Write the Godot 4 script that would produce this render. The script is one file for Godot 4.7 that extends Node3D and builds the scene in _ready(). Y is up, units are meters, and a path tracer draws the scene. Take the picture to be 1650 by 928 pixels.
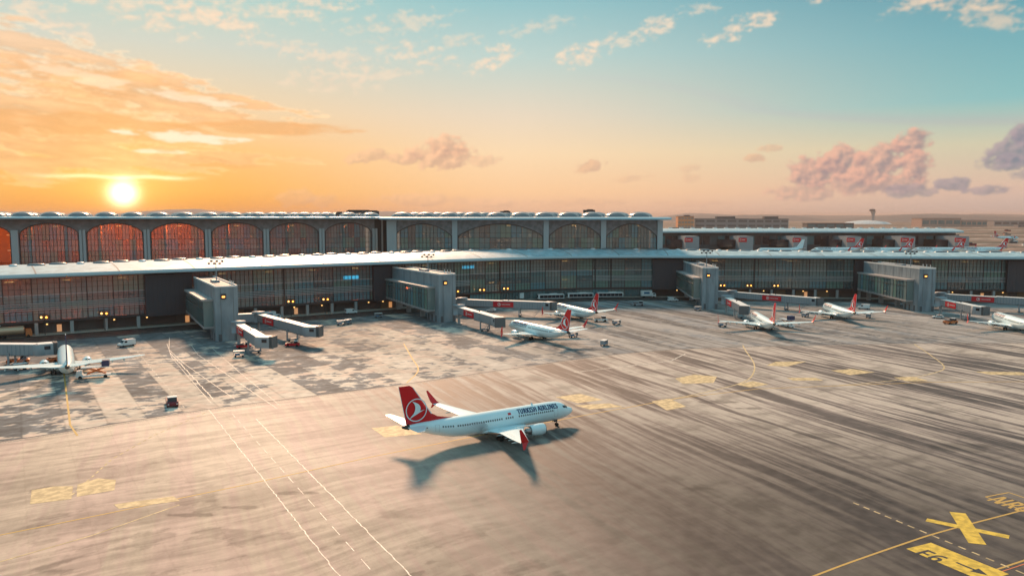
extends Node3D
# Airport apron at sunrise. x right, y up, -z into the picture; V(x, h, far) keeps "far" positive.

const FLAT := -1
var M := {}
var taken := {}
var rng := RandomNumberGenerator.new()


func V(x: float, h: float, far: float) -> Vector3:
	return Vector3(x, h, -far)


func sm(a: float, b: float, x: float) -> float:
	return smoothstep(a, b, x)


# ---------------------------------------------------------------- mesh building
class B:
	var st := SurfaceTool.new()

	func _init(smooth := false):
		st.begin(Mesh.PRIMITIVE_TRIANGLES)
		st.set_smooth_group(0 if smooth else -1)

	func smooth(on: bool) -> B:
		st.set_smooth_group(0 if on else -1)
		return self

	func t(a: Vector3, b: Vector3, c: Vector3, h: Vector3) -> void:
		if (a - c).cross(a - b).dot(h) < 0.0:
			var k := b
			b = c
			c = k
		st.add_vertex(a)
		st.add_vertex(b)
		st.add_vertex(c)

	func q(a: Vector3, b: Vector3, c: Vector3, d: Vector3, h: Vector3) -> void:
		t(a, b, c, h)
		t(a, c, d, h)

	func box(c: Vector3, x: Vector3, y: Vector3, z: Vector3) -> B:  # half extents
		for k in 3:
			var n: Vector3 = [x, y, z][k]
			var u: Vector3 = [y, z, x][k]
			var w: Vector3 = [z, x, y][k]
			for s in [-1.0, 1.0]:
				var o: Vector3 = c + n * s
				q(o - u - w, o + u - w, o + u + w, o - u + w, n * s)
		return self

	func bx(c: Vector3, size: Vector3) -> B:
		return box(c, Vector3(size.x / 2, 0, 0), Vector3(0, size.y / 2, 0), Vector3(0, 0, size.z / 2))

	func loft(rings: Array, cap := true) -> B:
		for r in range(rings.size() - 1):
			var p: PackedVector3Array = rings[r]
			var o: PackedVector3Array = rings[r + 1]
			var c := Vector3.ZERO
			for k in p.size():
				c += p[k] + o[k]
			c /= 2.0 * p.size()
			for k in p.size():
				var j := (k + 1) % p.size()
				var m := (p[k] + p[j] + o[k] + o[j]) / 4.0
				q(p[k], p[j], o[j], o[k], m - c)
		if cap:
			st.set_smooth_group(-1)
			for e in [0, rings.size() - 1]:
				var p: PackedVector3Array = rings[e]
				var c := Vector3.ZERO
				for k in p.size():
					c += p[k]
				c /= p.size()
				var other: PackedVector3Array = rings[1] if e == 0 else rings[e - 1]
				var oc := Vector3.ZERO
				for k in other.size():
					oc += other[k]
				oc /= other.size()
				for k in p.size():
					t(c, p[k], p[(k + 1) % p.size()], c - oc)
			st.set_smooth_group(0)
		return self

	func tube(a: Vector3, b: Vector3, ra: float, rb: float, n := 8) -> B:
		var d := (b - a).normalized()
		var u := d.cross(Vector3.UP if absf(d.y) < 0.9 else Vector3.RIGHT).normalized()
		var w := d.cross(u)
		var r := [PackedVector3Array(), PackedVector3Array()]
		for k in n:
			var v := u * cos(TAU * k / n) + w * sin(TAU * k / n)
			r[0].append(a + v * ra)
			r[1].append(b + v * rb)
		st.set_smooth_group(0)
		loft(r)
		return self

	func lathe(o: Vector3, axis: Vector3, prof: Array, n := 20) -> B:  # prof: [along, radius]
		var u := axis.cross(Vector3.UP if absf(axis.y) < 0.9 else Vector3.RIGHT).normalized()
		var w := axis.cross(u)
		var rings := []
		for p in prof:
			var r := PackedVector3Array()
			for k in n:
				r.append(o + axis * p[0] + (u * cos(TAU * k / n) + w * sin(TAU * k / n)) * p[1])
			rings.append(r)
		st.set_smooth_group(0)
		loft(rings, false)
		return self

	func prism(pts: PackedVector2Array, o: Vector3, ux: Vector3, uy: Vector3, depth: Vector3) -> B:
		var idx := Geometry2D.triangulate_polygon(pts)
		var p := func(k): return o + ux * pts[k].x + uy * pts[k].y
		for k in range(0, idx.size(), 3):
			var a: Vector3 = p.call(idx[k])
			var b: Vector3 = p.call(idx[k + 1])
			var c: Vector3 = p.call(idx[k + 2])
			t(a + depth, b + depth, c + depth, depth)
			t(a, b, c, -depth)
		var s := -1.0 if Geometry2D.is_polygon_clockwise(pts) else 1.0
		for k in pts.size():
			var j := (k + 1) % pts.size()
			var e: Vector2 = pts[j] - pts[k]
			var nrm := Vector2(e.y, -e.x) * s
			var a: Vector3 = p.call(k)
			var b: Vector3 = p.call(j)
			q(a, b, b + depth, a + depth, ux * nrm.x + uy * nrm.y)
		return self

	func flat(pts: PackedVector2Array, o: Vector3, ux: Vector3, uy: Vector3, n: Vector3) -> B:
		var idx := Geometry2D.triangulate_polygon(pts)
		for k in range(0, idx.size(), 3):
			t(o + ux * pts[idx[k]].x + uy * pts[idx[k]].y, o + ux * pts[idx[k + 1]].x + uy * pts[idx[k + 1]].y, o + ux * pts[idx[k + 2]].x + uy * pts[idx[k + 2]].y, n)
		return self

	func done() -> ArrayMesh:
		st.generate_normals()
		return st.commit()


func numbered(called: String) -> String:
	if not taken.has(called):
		taken[called] = 0
		return called
	taken[called] += 1
	return "%s_%03d" % [called, taken[called]]


func child_name(parent: Node, called: String) -> String:
	var counts: Dictionary = parent.get_meta("_n") if parent.has_meta("_n") else {}
	var n: int = counts.get(called, 0)
	counts[called] = n + 1
	parent.set_meta("_n", counts)
	return called if n == 0 else "%s_%03d" % [called, n]


func put(b, called: String, mat: Material, parent: Node, at := Vector3.ZERO) -> MeshInstance3D:
	var o := MeshInstance3D.new()
	o.mesh = b.done() if b is B else b
	o.name = child_name(parent, called)
	o.material_override = null
	for k in o.mesh.get_surface_count():
		o.set_surface_override_material(k, mat)
	o.position = at
	parent.add_child(o, true)
	return o


func thing(called: String, label: String, category: String, at := Vector3.ZERO, turn := 0.0, group := "") -> Node3D:
	var o := Node3D.new()
	o.name = numbered(called)
	add_child(o, true)
	o.position = at
	o.rotation.y = turn
	o.set_meta("label", label)
	o.set_meta("category", category)
	if group:
		o.set_meta("group", group)
	return o


func dup(src: Node3D, label: String, at: Vector3, turn: float, group := "") -> Node3D:
	var r: Node3D = src.duplicate()
	r.name = numbered(String(src.name).rstrip("0123456789").trim_suffix("_"))
	add_child(r, true)
	r.position = at
	r.rotation.y = turn
	r.set_meta("label", label)
	if group:
		r.set_meta("group", group)
	return r


func structure(b, called: String, mat: Material) -> MeshInstance3D:
	var o := MeshInstance3D.new()
	o.mesh = b.done() if b is B else b
	o.name = numbered(called)
	for k in o.mesh.get_surface_count():
		o.set_surface_override_material(k, mat)
	o.set_meta("kind", "structure")
	add_child(o, true)
	return o


func stuff(o: Node) -> void:
	o.set_meta("kind", "stuff")


# ---------------------------------------------------------------- materials
func mat(key: String, lin: Color, rough := 0.6, metal := 0.0, spec := 0.5) -> StandardMaterial3D:
	var m := StandardMaterial3D.new()
	m.resource_name = key
	m.albedo_color = lin.linear_to_srgb()
	m.roughness = rough
	m.metallic = metal
	m.metallic_specular = spec
	M[key] = m
	return m


func lamp_mat(key: String, srgb: Color, energy: float) -> void:
	var m := mat(key, Color(0.5, 0.5, 0.5))
	m.emission_enabled = true
	m.emission = srgb
	m.emission_energy_multiplier = energy


func wear(key: String, scale: Vector3, lo: float, seed_: int, oct := 4) -> void:
	var n := FastNoiseLite.new()
	n.seed = seed_
	n.frequency = 0.012
	n.fractal_octaves = oct
	var g := Gradient.new()
	g.set_color(0, Color(lo, lo, lo))
	g.set_color(1, Color(1, 1, 1))
	g.set_offset(0, 0.25)
	g.set_offset(1, 0.7)
	var t := NoiseTexture2D.new()
	t.width = 512
	t.height = 512
	t.seamless = true
	t.noise = n
	t.color_ramp = g
	var m: StandardMaterial3D = M[key]
	m.albedo_texture = t
	m.uv1_triplanar = true
	m.uv1_world_triplanar = true
	m.uv1_scale = scale


func make_materials() -> void:
	mat("aircraft_white", Color(0.68, 0.84, 0.88), 0.28)
	mat("aircraft_red", Color(0.62, 0.008, 0.015), 0.3)
	mat("aircraft_grey", Color(0.30, 0.36, 0.40), 0.4)
	mat("ornament_grey", Color(0.36, 0.43, 0.47), 0.35)
	mat("lettering_blue", Color(0.008, 0.03, 0.12), 0.5)
	mat("window_dark", Color(0.015, 0.02, 0.03), 0.12)
	mat("bare_metal", Color(0.35, 0.34, 0.33), 0.35, 0.8)
	mat("tail_cone", Color(0.03, 0.028, 0.026), 0.5)
	mat("tyre", Color(0.012, 0.012, 0.012), 0.85)
	mat("dark_metal", Color(0.05, 0.05, 0.055), 0.5, 0.3)
	mat("navy", Color(0.02, 0.03, 0.10), 0.4)
	mat("white_paint", Color(0.72, 0.72, 0.70), 0.5)
	mat("bridge_grey", Color(0.27, 0.30, 0.33), 0.55)
	mat("bridge_dark", Color(0.10, 0.11, 0.12), 0.6)
	mat("sign_red", Color(0.60, 0.006, 0.018), 0.45)
	mat("fascia", Color(0.46, 0.64, 0.71), 0.4)
	mat("roof", Color(0.36, 0.54, 0.61), 0.5)
	wear("roof", Vector3(0.03, 0.03, 0.03), 0.86, 5)
	mat("roof_seam", Color(0.16, 0.18, 0.19), 0.6)
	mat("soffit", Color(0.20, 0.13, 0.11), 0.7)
	mat("gate_grey", Color(0.25, 0.31, 0.35), 0.5)
	wear("gate_grey", Vector3(0.05, 0.012, 0.05), 0.86, 9)
	mat("gate_trim", Color(0.34, 0.33, 0.33), 0.5)
	mat("roof_deck", Color(0.10, 0.13, 0.16), 0.6)
	mat("cladding", Color(0.065, 0.056, 0.066), 0.6)
	mat("column", Color(0.36, 0.35, 0.35), 0.7)
	mat("hall_column", Color(0.42, 0.44, 0.45), 0.6)
	mat("spandrel", Color(0.27, 0.24, 0.24), 0.7)
	wear("spandrel", Vector3(0.04, 0.04, 0.04), 0.85, 19)
	mat("arch_trim", Color(0.06, 0.045, 0.045), 0.5)
	mat("mullion", Color(0.045, 0.048, 0.05), 0.5)
	mat("louvre", Color(0.42, 0.44, 0.45), 0.5)
	mat("interior_wall", Color(0.34, 0.27, 0.22), 0.8)
	mat("interior_floor", Color(0.14, 0.12, 0.11), 0.5)
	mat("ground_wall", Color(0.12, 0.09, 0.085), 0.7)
	mat("shutter", Color(0.12, 0.10, 0.095), 0.7)
	mat("shutter_warm", Color(0.24, 0.15, 0.09), 0.7)
	mat("kerb", Color(0.42, 0.38, 0.33), 0.8)
	mat("road", Color(0.055, 0.05, 0.048), 0.7)
	wear("road", Vector3(0.06, 0.06, 0.06), 0.6, 23)
	mat("dome_rim", Color(0.62, 0.64, 0.65), 0.4)
	mat("dome", Color(0.15, 0.17, 0.19), 0.35)
	mat("plant_box", Color(0.085, 0.06, 0.055), 0.7)
	mat("yellow_paint", Color(0.72, 0.50, 0.06), 0.65)
	wear("yellow_paint", Vector3(0.11, 0.11, 0.11), 0.84, 31, 6)
	mat("yellow_faded", Color(0.66, 0.52, 0.28), 0.7)
	wear("yellow_faded", Vector3(0.09, 0.09, 0.09), 0.8, 33, 6)
	mat("line_white", Color(0.72, 0.69, 0.62), 0.6)
	wear("line_white", Vector3(0.1, 0.1, 0.1), 0.75, 35, 6)
	mat("line_faint", Color(0.46, 0.42, 0.36), 0.75)
	wear("line_faint", Vector3(0.4, 0.4, 0.4), 0.6, 36, 5)
	mat("line_yellow", Color(0.50, 0.32, 0.08), 0.7)
	mat("paint_black", Color(0.03, 0.03, 0.03), 0.7)
	mat("vehicle_white", Color(0.72, 0.74, 0.74), 0.3)
	mat("vehicle_red", Color(0.16, 0.014, 0.025), 0.35)
	mat("vehicle_orange", Color(0.62, 0.17, 0.05), 0.4)
	mat("vehicle_yellow", Color(0.7, 0.5, 0.05), 0.4)
	mat("vehicle_blue", Color(0.05, 0.16, 0.28), 0.4)
	mat("tank", Color(0.62, 0.42, 0.28), 0.3, 0.4)
	mat("far_grey", Color(0.30, 0.27, 0.27), 0.8)
	mat("far_dark", Color(0.10, 0.10, 0.11), 0.8)
	mat("far_sunlit", Color(0.85, 0.34, 0.16), 0.8)  # low sunlight on the walls is put into this orange
	mat("far_pink", Color(0.48, 0.30, 0.25), 0.8)
	mat("far_teal", Color(0.06, 0.17, 0.19), 0.3)
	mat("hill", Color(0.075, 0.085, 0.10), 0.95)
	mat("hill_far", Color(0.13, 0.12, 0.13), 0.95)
	mat("field", Color(0.25, 0.17, 0.135), 0.9)
	wear("field", Vector3(0.0021, 0.0021, 0.0021), 0.45, 41, 6)
	mat("scrub", Color(0.085, 0.08, 0.06), 0.95)
	wear("scrub", Vector3(0.004, 0.004, 0.004), 0.6, 47, 6)
	mat("far_apron", Color(0.36, 0.31, 0.27), 0.8)
	wear("far_apron", Vector3(0.006, 0.006, 0.006), 0.6, 43, 6)
	lamp_mat("lamp_amber", Color(1.0, 0.62, 0.18), 3.0)
	lamp_mat("lamp_warm", Color(1.0, 0.78, 0.45), 2.0)
	lamp_mat("lamp_cyan", Color(0.25, 0.8, 1.0), 1.6)
	lamp_mat("ceiling_glow", Color(1.0, 0.68, 0.38), 0.42)
	for k in 6:
		var g := StandardMaterial3D.new()
		g.resource_name = "glass_%d" % k
		g.albedo_color = [Color(0.46, 0.59, 0.60, 0.70), Color(0.51, 0.60, 0.60, 0.64), Color(0.42, 0.60, 0.64, 0.76), Color(0.56, 0.63, 0.62, 0.70), Color(0.40, 0.52, 0.54, 0.60), Color(0.49, 0.61, 0.57, 0.76)][k]
		g.transparency = BaseMaterial3D.TRANSPARENCY_ALPHA
		g.roughness = [0.06, 0.1, 0.08, 0.14, 0.05, 0.12][k]
		g.metallic_specular = 0.5
		M["glass_%d" % k] = g


# ---------------------------------------------------------------- sky
const SKY_EL := [0.0, 1.8, 4.6, 7.3, 11.4, 15.6, 35.0, 90.0]
const SKY_D := [0.0, 6.0, 26.5, 59.0, 180.0]
const SKY_TAB := [
	[[250, 146, 42], [254, 187, 94], [253, 199, 128], [240, 210, 168], [208, 211, 198], [168, 208, 203], [134, 194, 202], [124, 184, 202]],
	[[249, 154, 56], [253, 185, 96], [253, 198, 130], [239, 210, 170], [206, 211, 199], [168, 208, 203], [134, 194, 202], [124, 184, 202]],
	[[244, 190, 156], [253, 205, 156], [249, 217, 176], [231, 214, 190], [188, 209, 203], [142, 191, 197], [126, 186, 198], [124, 184, 202]],
	[[186, 170, 166], [218, 186, 166], [206, 200, 172], [140, 189, 189], [116, 171, 180], [86, 146, 164], [116, 176, 194], [124, 184, 202]],
	[[172, 168, 172], [190, 184, 182], [180, 194, 195], [162, 196, 202], [148, 194, 205], [138, 190, 204], [132, 192, 208], [124, 184, 202]]]
# clouds: azimuth, elevation, half width, half height in degrees, tilt, softness, kind, strength
var clouds := [
	[-31.0, 9.9, 9.0, 1.9, -0.20, 0, 0.95], [-25.5, 8.0, 10.5, 1.7, -0.12, 0, 1.0], [-31.5, 6.4, 8.0, 2.0, 0.0, 0, 0.9],
	[-28.5, 5.6, 8.5, 1.25, 0.02, 6, 0.9], [-18.0, 6.15, 7.2, 0.5, -0.01, 6, 1.0], [-24.0, 3.6, 6.5, 0.55, 0.02, 6, 0.6], [-22.6, 5.4, 4.2, 0.42, -0.03, 5, 1.0], [-24.5, 4.35, 2.2, 0.16, 0.02, 5, 0.9], [-28.5, 8.9, 3.0, 0.5, -0.15, 5, 0.5], [-22.5, 8.0, 4.0, 0.35, -0.12, 5, 0.6], [-30.0, 3.9, 9.0, 1.6, 0.0, 0, 0.8], [-20.5, 4.0, 6.5, 0.5, 0.0, 0, 0.7],
	[-28.0, 13.8, 4.5, 0.8, -0.42, 1, 0.8], [-24.6, 12.9, 3.2, 0.7, -0.40, 1, 0.7], [-22.5, 13.3, 3.0, 0.9, -0.1, 1, 1.0], [-19.6, 12.9, 2.6, 0.8, -0.3, 1, 1.0],
	[-27.0, 15.4, 3.5, 0.5, -0.3, 1, 0.7], [-14.0, 14.4, 3.2, 0.9, 0.2, 1, 0.8], [-11.0, 15.2, 2.4, 0.6, 0.0, 1, 0.6], [-16.0, 11.6, 3.0, 0.5, 0.0, 1, 0.6],
	[-12.5, 10.9, 3.4, 0.9, 0.0, 1, 0.7], [-7.0, 11.6, 3.6, 0.9, -0.2, 1, 0.75], [-9.5, 10.0, 3.0, 0.6, 0.1, 1, 0.6], [-4.0, 12.4, 2.2, 0.5, 0.1, 1, 0.55],
	[-1.2, 11.3, 2.0, 0.85, 0.35, 1, 1.0], [5.0, 11.6, 2.3, 0.95, 0.25, 1, 1.0], [7.6, 12.4, 1.6, 0.6, 0.2, 1, 0.7], [10.4, 13.2, 1.9, 0.8, 0.3, 1, 0.9],
	[15.5, 12.6, 1.9, 0.8, 0.3, 1, 1.0], [17.6, 13.3, 1.3, 0.6, 0.4, 1, 1.0], [13.2, 14.2, 1.4, 0.4, 0.0, 1, 0.6], [21.5, 14.6, 1.2, 0.45, 0.5, 1, 0.9], [20.3, 15.9, 1.3, 0.5, 0.2, 1, 0.9],
	[29.0, 13.2, 3.6, 0.7, -0.15, 1, 1.0], [27.6, 13.6, 2.8, 0.5, 0.3, 1, 0.9], [31.3, 12.0, 2.6, 0.7, -0.2, 1, 0.8], [31.0, 14.3, 2.0, 0.4, 0.0, 1, 0.5],
	[-5.4, 4.35, 2.7, 1.0, 0.0, 2, 1.0], [-4.8, 5.1, 1.6, 0.9, 0.1, 2, 1.0], [-7.6, 4.2, 1.6, 0.5, 0.0, 2, 0.8], [-23.0, 14.5, 5.0, 0.9, -0.35, 1, 0.7], [-8.0, 13.6, 4.5, 0.8, 0.1, 1, 0.6], [-17.5, 13.9, 3.5, 0.7, -0.2, 1, 0.6], [2.0, 13.4, 3.0, 0.6, 0.2, 1, 0.5], [-13.0, 9.4, 4.0, 0.7, 0.0, 1, 0.55], [-31.0, 12.6, 4.0, 0.9, -0.4, 1, 0.8], [-10.5, 4.35, 1.9, 0.5, 0.15, 2, 0.75], [-2.0, 4.1, 1.4, 0.45, 0.1, 2, 0.6],
	[5.6, 3.7, 1.35, 0.5, 0.2, 2, 0.9], [17.3, 4.1, 0.85, 0.32, 0.0, 2, 0.85], [18.2, 4.75, 0.9, 0.26, 0.0, 2, 0.65], [12.9, 3.5, 0.9, 0.3, 0.1, 2, 0.45], [12.9, 2.8, 0.7, 0.35, 0.0, 2, 0.4], [8.7, 2.8, 1.6, 0.25, 0.15, 2, 0.45],
	[-15.4, 1.35, 1.4, 0.75, 0.0, 2, 0.45], [-13.5, 1.1, 1.2, 0.5, 0.0, 2, 0.4], [-6.5, 1.25, 3.4, 0.5, 0.0, 2, 0.5], [-1.0, 1.05, 2.6, 0.4, 0.0, 2, 0.45], [4.0, 1.1, 5.0, 0.3, 0.0, 2, 0.4], [13.0, 1.0, 3.0, 0.3, 0.0, 2, 0.35],
	[21.2, 3.1, 1.9, 1.2, 0.0, 3, 1.0], [22.8, 3.6, 1.7, 1.3, 0.0, 3, 1.0], [25.0, 3.5, 2.2, 1.4, 0.25, 3, 1.0], [27.0, 4.7, 1.25, 0.95, 0.5, 3, 1.0], [27.3, 3.3, 1.1, 1.2, 0.0, 3, 1.0], [24.5, 2.2, 3.8, 0.75, 0.0, 3, 0.85], [20.5, 1.7, 2.6, 0.6, 0.0, 3, 0.6], [27.0, 1.7, 2.0, 0.5, 0.0, 4, 0.7],
	[33.0, 4.2, 1.9, 1.0, 0.3, 4, 1.0], [33.8, 5.0, 1.7, 0.9, 0.0, 4, 1.0], [32.2, 3.4, 1.5, 0.6, 0.0, 4, 0.9], [29.4, 2.1, 1.1, 0.5, 0.0, 4, 0.9], [31.4, 1.7, 1.6, 0.35, 0.0, 4, 0.8], [35.5, 4.0, 2.4, 1.2, 0.0, 4, 1.0], [33.5, 2.6, 1.2, 0.4, 0.0, 4, 0.7]]
# the sky all round: more thin wisps of the same kind outside the frame
const SUN_AZ := -26.5
const SUN_EL := 1.55
var sky_rows := []


func sky_gradient(az: float, el: float) -> Vector3:
	var d := absf(wrapf(az - SUN_AZ, -180.0, 180.0))
	var i := 0
	while i < 3 and d > SKY_D[i + 1]:
		i += 1
	var fx: float = clampf((d - SKY_D[i]) / (SKY_D[i + 1] - SKY_D[i]), 0, 1)
	var j := 0
	while j < 6 and el > SKY_EL[j + 1]:
		j += 1
	var fy: float = clampf((el - SKY_EL[j]) / (SKY_EL[j + 1] - SKY_EL[j]), 0, 1)
	fx = fx * fx * (3 - 2 * fx) * 0.5 + fx * 0.5
	var a: Vector3 = sky_rows[i][j].lerp(sky_rows[i][j + 1], fy)
	var b: Vector3 = sky_rows[i + 1][j].lerp(sky_rows[i + 1][j + 1], fy)
	return a.lerp(b, fx)


func sky_full(az: float, el: float, n1: FastNoiseLite, n2: FastNoiseLite, near: Array) -> Vector3:
	var c := sky_gradient(az, maxf(el, 0.0))
	var r := Vector2((az - SUN_AZ) * 0.985, el - SUN_EL).length()
	for k in near:
		var u: float = az - k[0]
		var w: float = el - k[1]
		if absf(u) > k[2] * 1.5 or absf(w) > k[2] * 0.9 + k[3] * 1.5:
			continue
		var ct := cos(k[4])
		var sn := sin(k[4])
		var a: float = (u * ct + w * sn) / k[2]
		var b: float = (w * ct - u * sn) / k[3]
		var kind: int = k[5]
		var n: float
		var dens: float
		var m := a * a + b * b
		if m > 2.2:
			continue
		if kind == 0:  # broad orange sheet with bright lower edges
			n = n1.get_noise_2d(u * 1.6 + k[0] * 7, w * 9.0 + u * 0.9)
			dens = sm(0.0, 0.75, 1.0 - m + n * 1.5) * k[6]
			var warm := Vector3(0.89, 0.49, 0.235) * (0.92 + 0.45 * n)
			if el > 8.5:
				warm = warm.lerp(Vector3(0.86, 0.62, 0.42), 0.5 * sm(8.5, 11.0, el))
			var edge := sm(0.02, 0.25, dens) * (1.0 - sm(0.25, 0.8, dens))
			c = c.lerp(warm, dens * 0.78) + Vector3(0.34, 0.27, 0.16) * edge * 0.32
		elif kind == 6:  # long darker bank above the sun
			n = n1.get_noise_2d(u * 1.3 + k[0] * 3, w * 7.0)
			dens = sm(0.0, 0.6, 1.0 - m + n * 0.9) * k[6]
			c = c.lerp(Vector3(0.80, 0.40, 0.155), dens * 0.72)
		elif kind == 5:  # bright gaps under the sheet
			n = n1.get_noise_2d(u * 2.6 + k[0], w * 14.0)
			dens = sm(0.0, 0.7, 1.0 - m + n * 1.2) * k[6]
			c = c.lerp(Vector3(1.0, 0.86, 0.66), dens * 0.8)
		elif kind == 1:  # thin broken pinkish wisps
			n = n1.get_noise_2d(u * 4.2 + w * 2.4 + k[0] * 13, w * 10.0 - u * 2.0)
			var f := n2.get_noise_2d(az * 26, el * 34)
			dens = sm(0.0, 1.15, (1.0 - m) * 0.7 + n * 1.3 + f * 0.5) * k[6]
			var pale := Vector3(0.82, 0.62, 0.47).lerp(Vector3(0.88, 0.68, 0.50), sm(-0.2, 0.4, n))
			if az > 8:
				pale *= 1.0 - 0.14 * sm(8, 34, az)
			c = c.lerp(pale, dens * 0.8)
		else:  # cumulus, lit from the sun's side
			n = n2.get_noise_2d(az * 9.0 + k[0], el * 11.0) * 0.8 + n2.get_noise_2d(az * 27.0, el * 31.0) * 0.3
			dens = sm(-0.05, 0.5, 1.0 - m + n * 1.1) * k[6]
			var lift := n2.get_noise_2d(az * 9.0 + k[0] - 1.6, el * 11.0 + 2.2) * 0.8
			var lit := clampf(0.45 + (n - lift) * 1.25 + b * 0.35 - a * 0.25, 0, 1)
			var hi := Vector3(0.92, 0.54, 0.33)
			var lo := Vector3(0.56, 0.34, 0.25)
			if kind == 3:
				hi = Vector3(0.76, 0.43, 0.32)
				lo = Vector3(0.31, 0.24, 0.25)
			elif kind == 4:
				hi = Vector3(0.40, 0.32, 0.34)
				lo = Vector3(0.18, 0.21, 0.26)
			if kind == 2 and az > 3:
				hi *= 0.86
			c = c.lerp(lo.lerp(hi, lit), dens * (0.88 if kind > 2 else 0.7))
	var glow := exp(-pow(r / 0.72, 2.0))
	c += Vector3(0.42, 0.32, 0.10) * exp(-r / 1.6) + Vector3(0.12, 0.05, -0.02) * exp(-r / 7.0)
	c += Vector3(2.6, 2.4, 1.7) * glow
	# the thin bright line of cloud above the sun
	var line := exp(-pow((el - 2.62 - 0.04 * sin(az * 1.7)) / 0.11, 2.0)) * (1.0 - sm(2.2, 6.0, absf(az + 26.8)))
	c += Vector3(0.7, 0.68, 0.5) * line * 0.7
	return c


func make_sky() -> PanoramaSkyMaterial:
	for col in SKY_TAB:
		var row := []
		for p in col:
			var k := Color8(p[0], p[1], p[2]).srgb_to_linear()
			row.append(Vector3(k.r, k.g, k.b) * 0.93)
		sky_rows.append(row)
	var n1 := FastNoiseLite.new()
	n1.seed = 7
	n1.frequency = 0.12
	n1.fractal_octaves = 5
	n1.fractal_gain = 0.55
	var n2 := FastNoiseLite.new()
	n2.seed = 21
	n2.frequency = 0.075
	n2.fractal_octaves = 4
	var wide := FastNoiseLite.new()
	wide.seed = 3
	wide.frequency = 0.03
	wide.fractal_octaves = 4
	var W := 4096
	var H := 2048
	var cw := 512
	var ch := 256
	var coarse := PackedFloat32Array()
	coarse.resize(cw * ch * 3)
	var k := 0
	for y in ch:
		var el := 90.0 - (y + 0.5) / ch * 180.0
		for x in cw:
			var az := wrapf((x + 0.5) / cw * 360.0, -180.0, 180.0)
			var c := sky_gradient(az, maxf(el, 0.0))
			if el > 0:
				var n := wide.get_noise_3d(60 * cos(deg_to_rad(az)), 160 * sin(deg_to_rad(el)), 60 * sin(deg_to_rad(az)))
				c = c.lerp(Vector3(0.75, 0.62, 0.52), 0.5 * sm(0.05, 0.45, n) * sm(2.0, 8.0, el) * (sm(35.0, 46.0, absf(az)) if el < 19 else 1.0))
			else:
				c = Vector3(0.25, 0.2, 0.17)
			coarse[k] = c.x
			coarse[k + 1] = c.y
			coarse[k + 2] = c.z
			k += 3
	var im := Image.create_from_data(cw, ch, false, Image.FORMAT_RGBF, coarse.to_byte_array())
	im.resize(W, H, Image.INTERPOLATE_BILINEAR)
	# the part with the modelled clouds, finer
	var x0 := int(-45.0 / 360 * W)
	var x1 := int(45.0 / 360 * W)
	var y0 := int((90.0 - 19.5) / 180 * H)
	var y1 := int((90.0 + 0.3) / 180 * H)
	var w := x1 - x0
	var fine := PackedFloat32Array()
	fine.resize(w * (y1 - y0) * 3)
	k = 0
	for y in range(y0, y1):
		var el := 90.0 - (y + 0.5) / H * 180.0
		var row := []
		for c in clouds:
			if absf(el - c[1]) < c[3] * 1.5 + c[2] * absf(sin(c[4])) * 1.5:
				row.append(c)
		for x in range(x0, x1):
			var az := (x + 0.5) / W * 360.0
			var c := sky_full(az, el, n1, n2, row)
			fine[k] = c.x
			fine[k + 1] = c.y
			fine[k + 2] = c.z
			k += 3
	var fi := Image.create_from_data(w, y1 - y0, false, Image.FORMAT_RGBF, fine.to_byte_array())
	im.blit_rect(fi, Rect2i(-x0, 0, x1, y1 - y0), Vector2i(0, y0))
	im.blit_rect(fi, Rect2i(0, 0, -x0, y1 - y0), Vector2i(W + x0, y0))
	var s := PanoramaSkyMaterial.new()
	s.panorama = ImageTexture.create_from_image(im)
	return s


# ---------------------------------------------------------------- pavement textures
func noise_bytes(seed_: int, freq: float, oct: int, gain := 0.5, size := 512) -> PackedByteArray:
	var n := FastNoiseLite.new()
	n.seed = seed_
	n.frequency = freq
	n.fractal_octaves = oct
	n.fractal_gain = gain
	return n.get_seamless_image(size, size).get_data()


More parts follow.
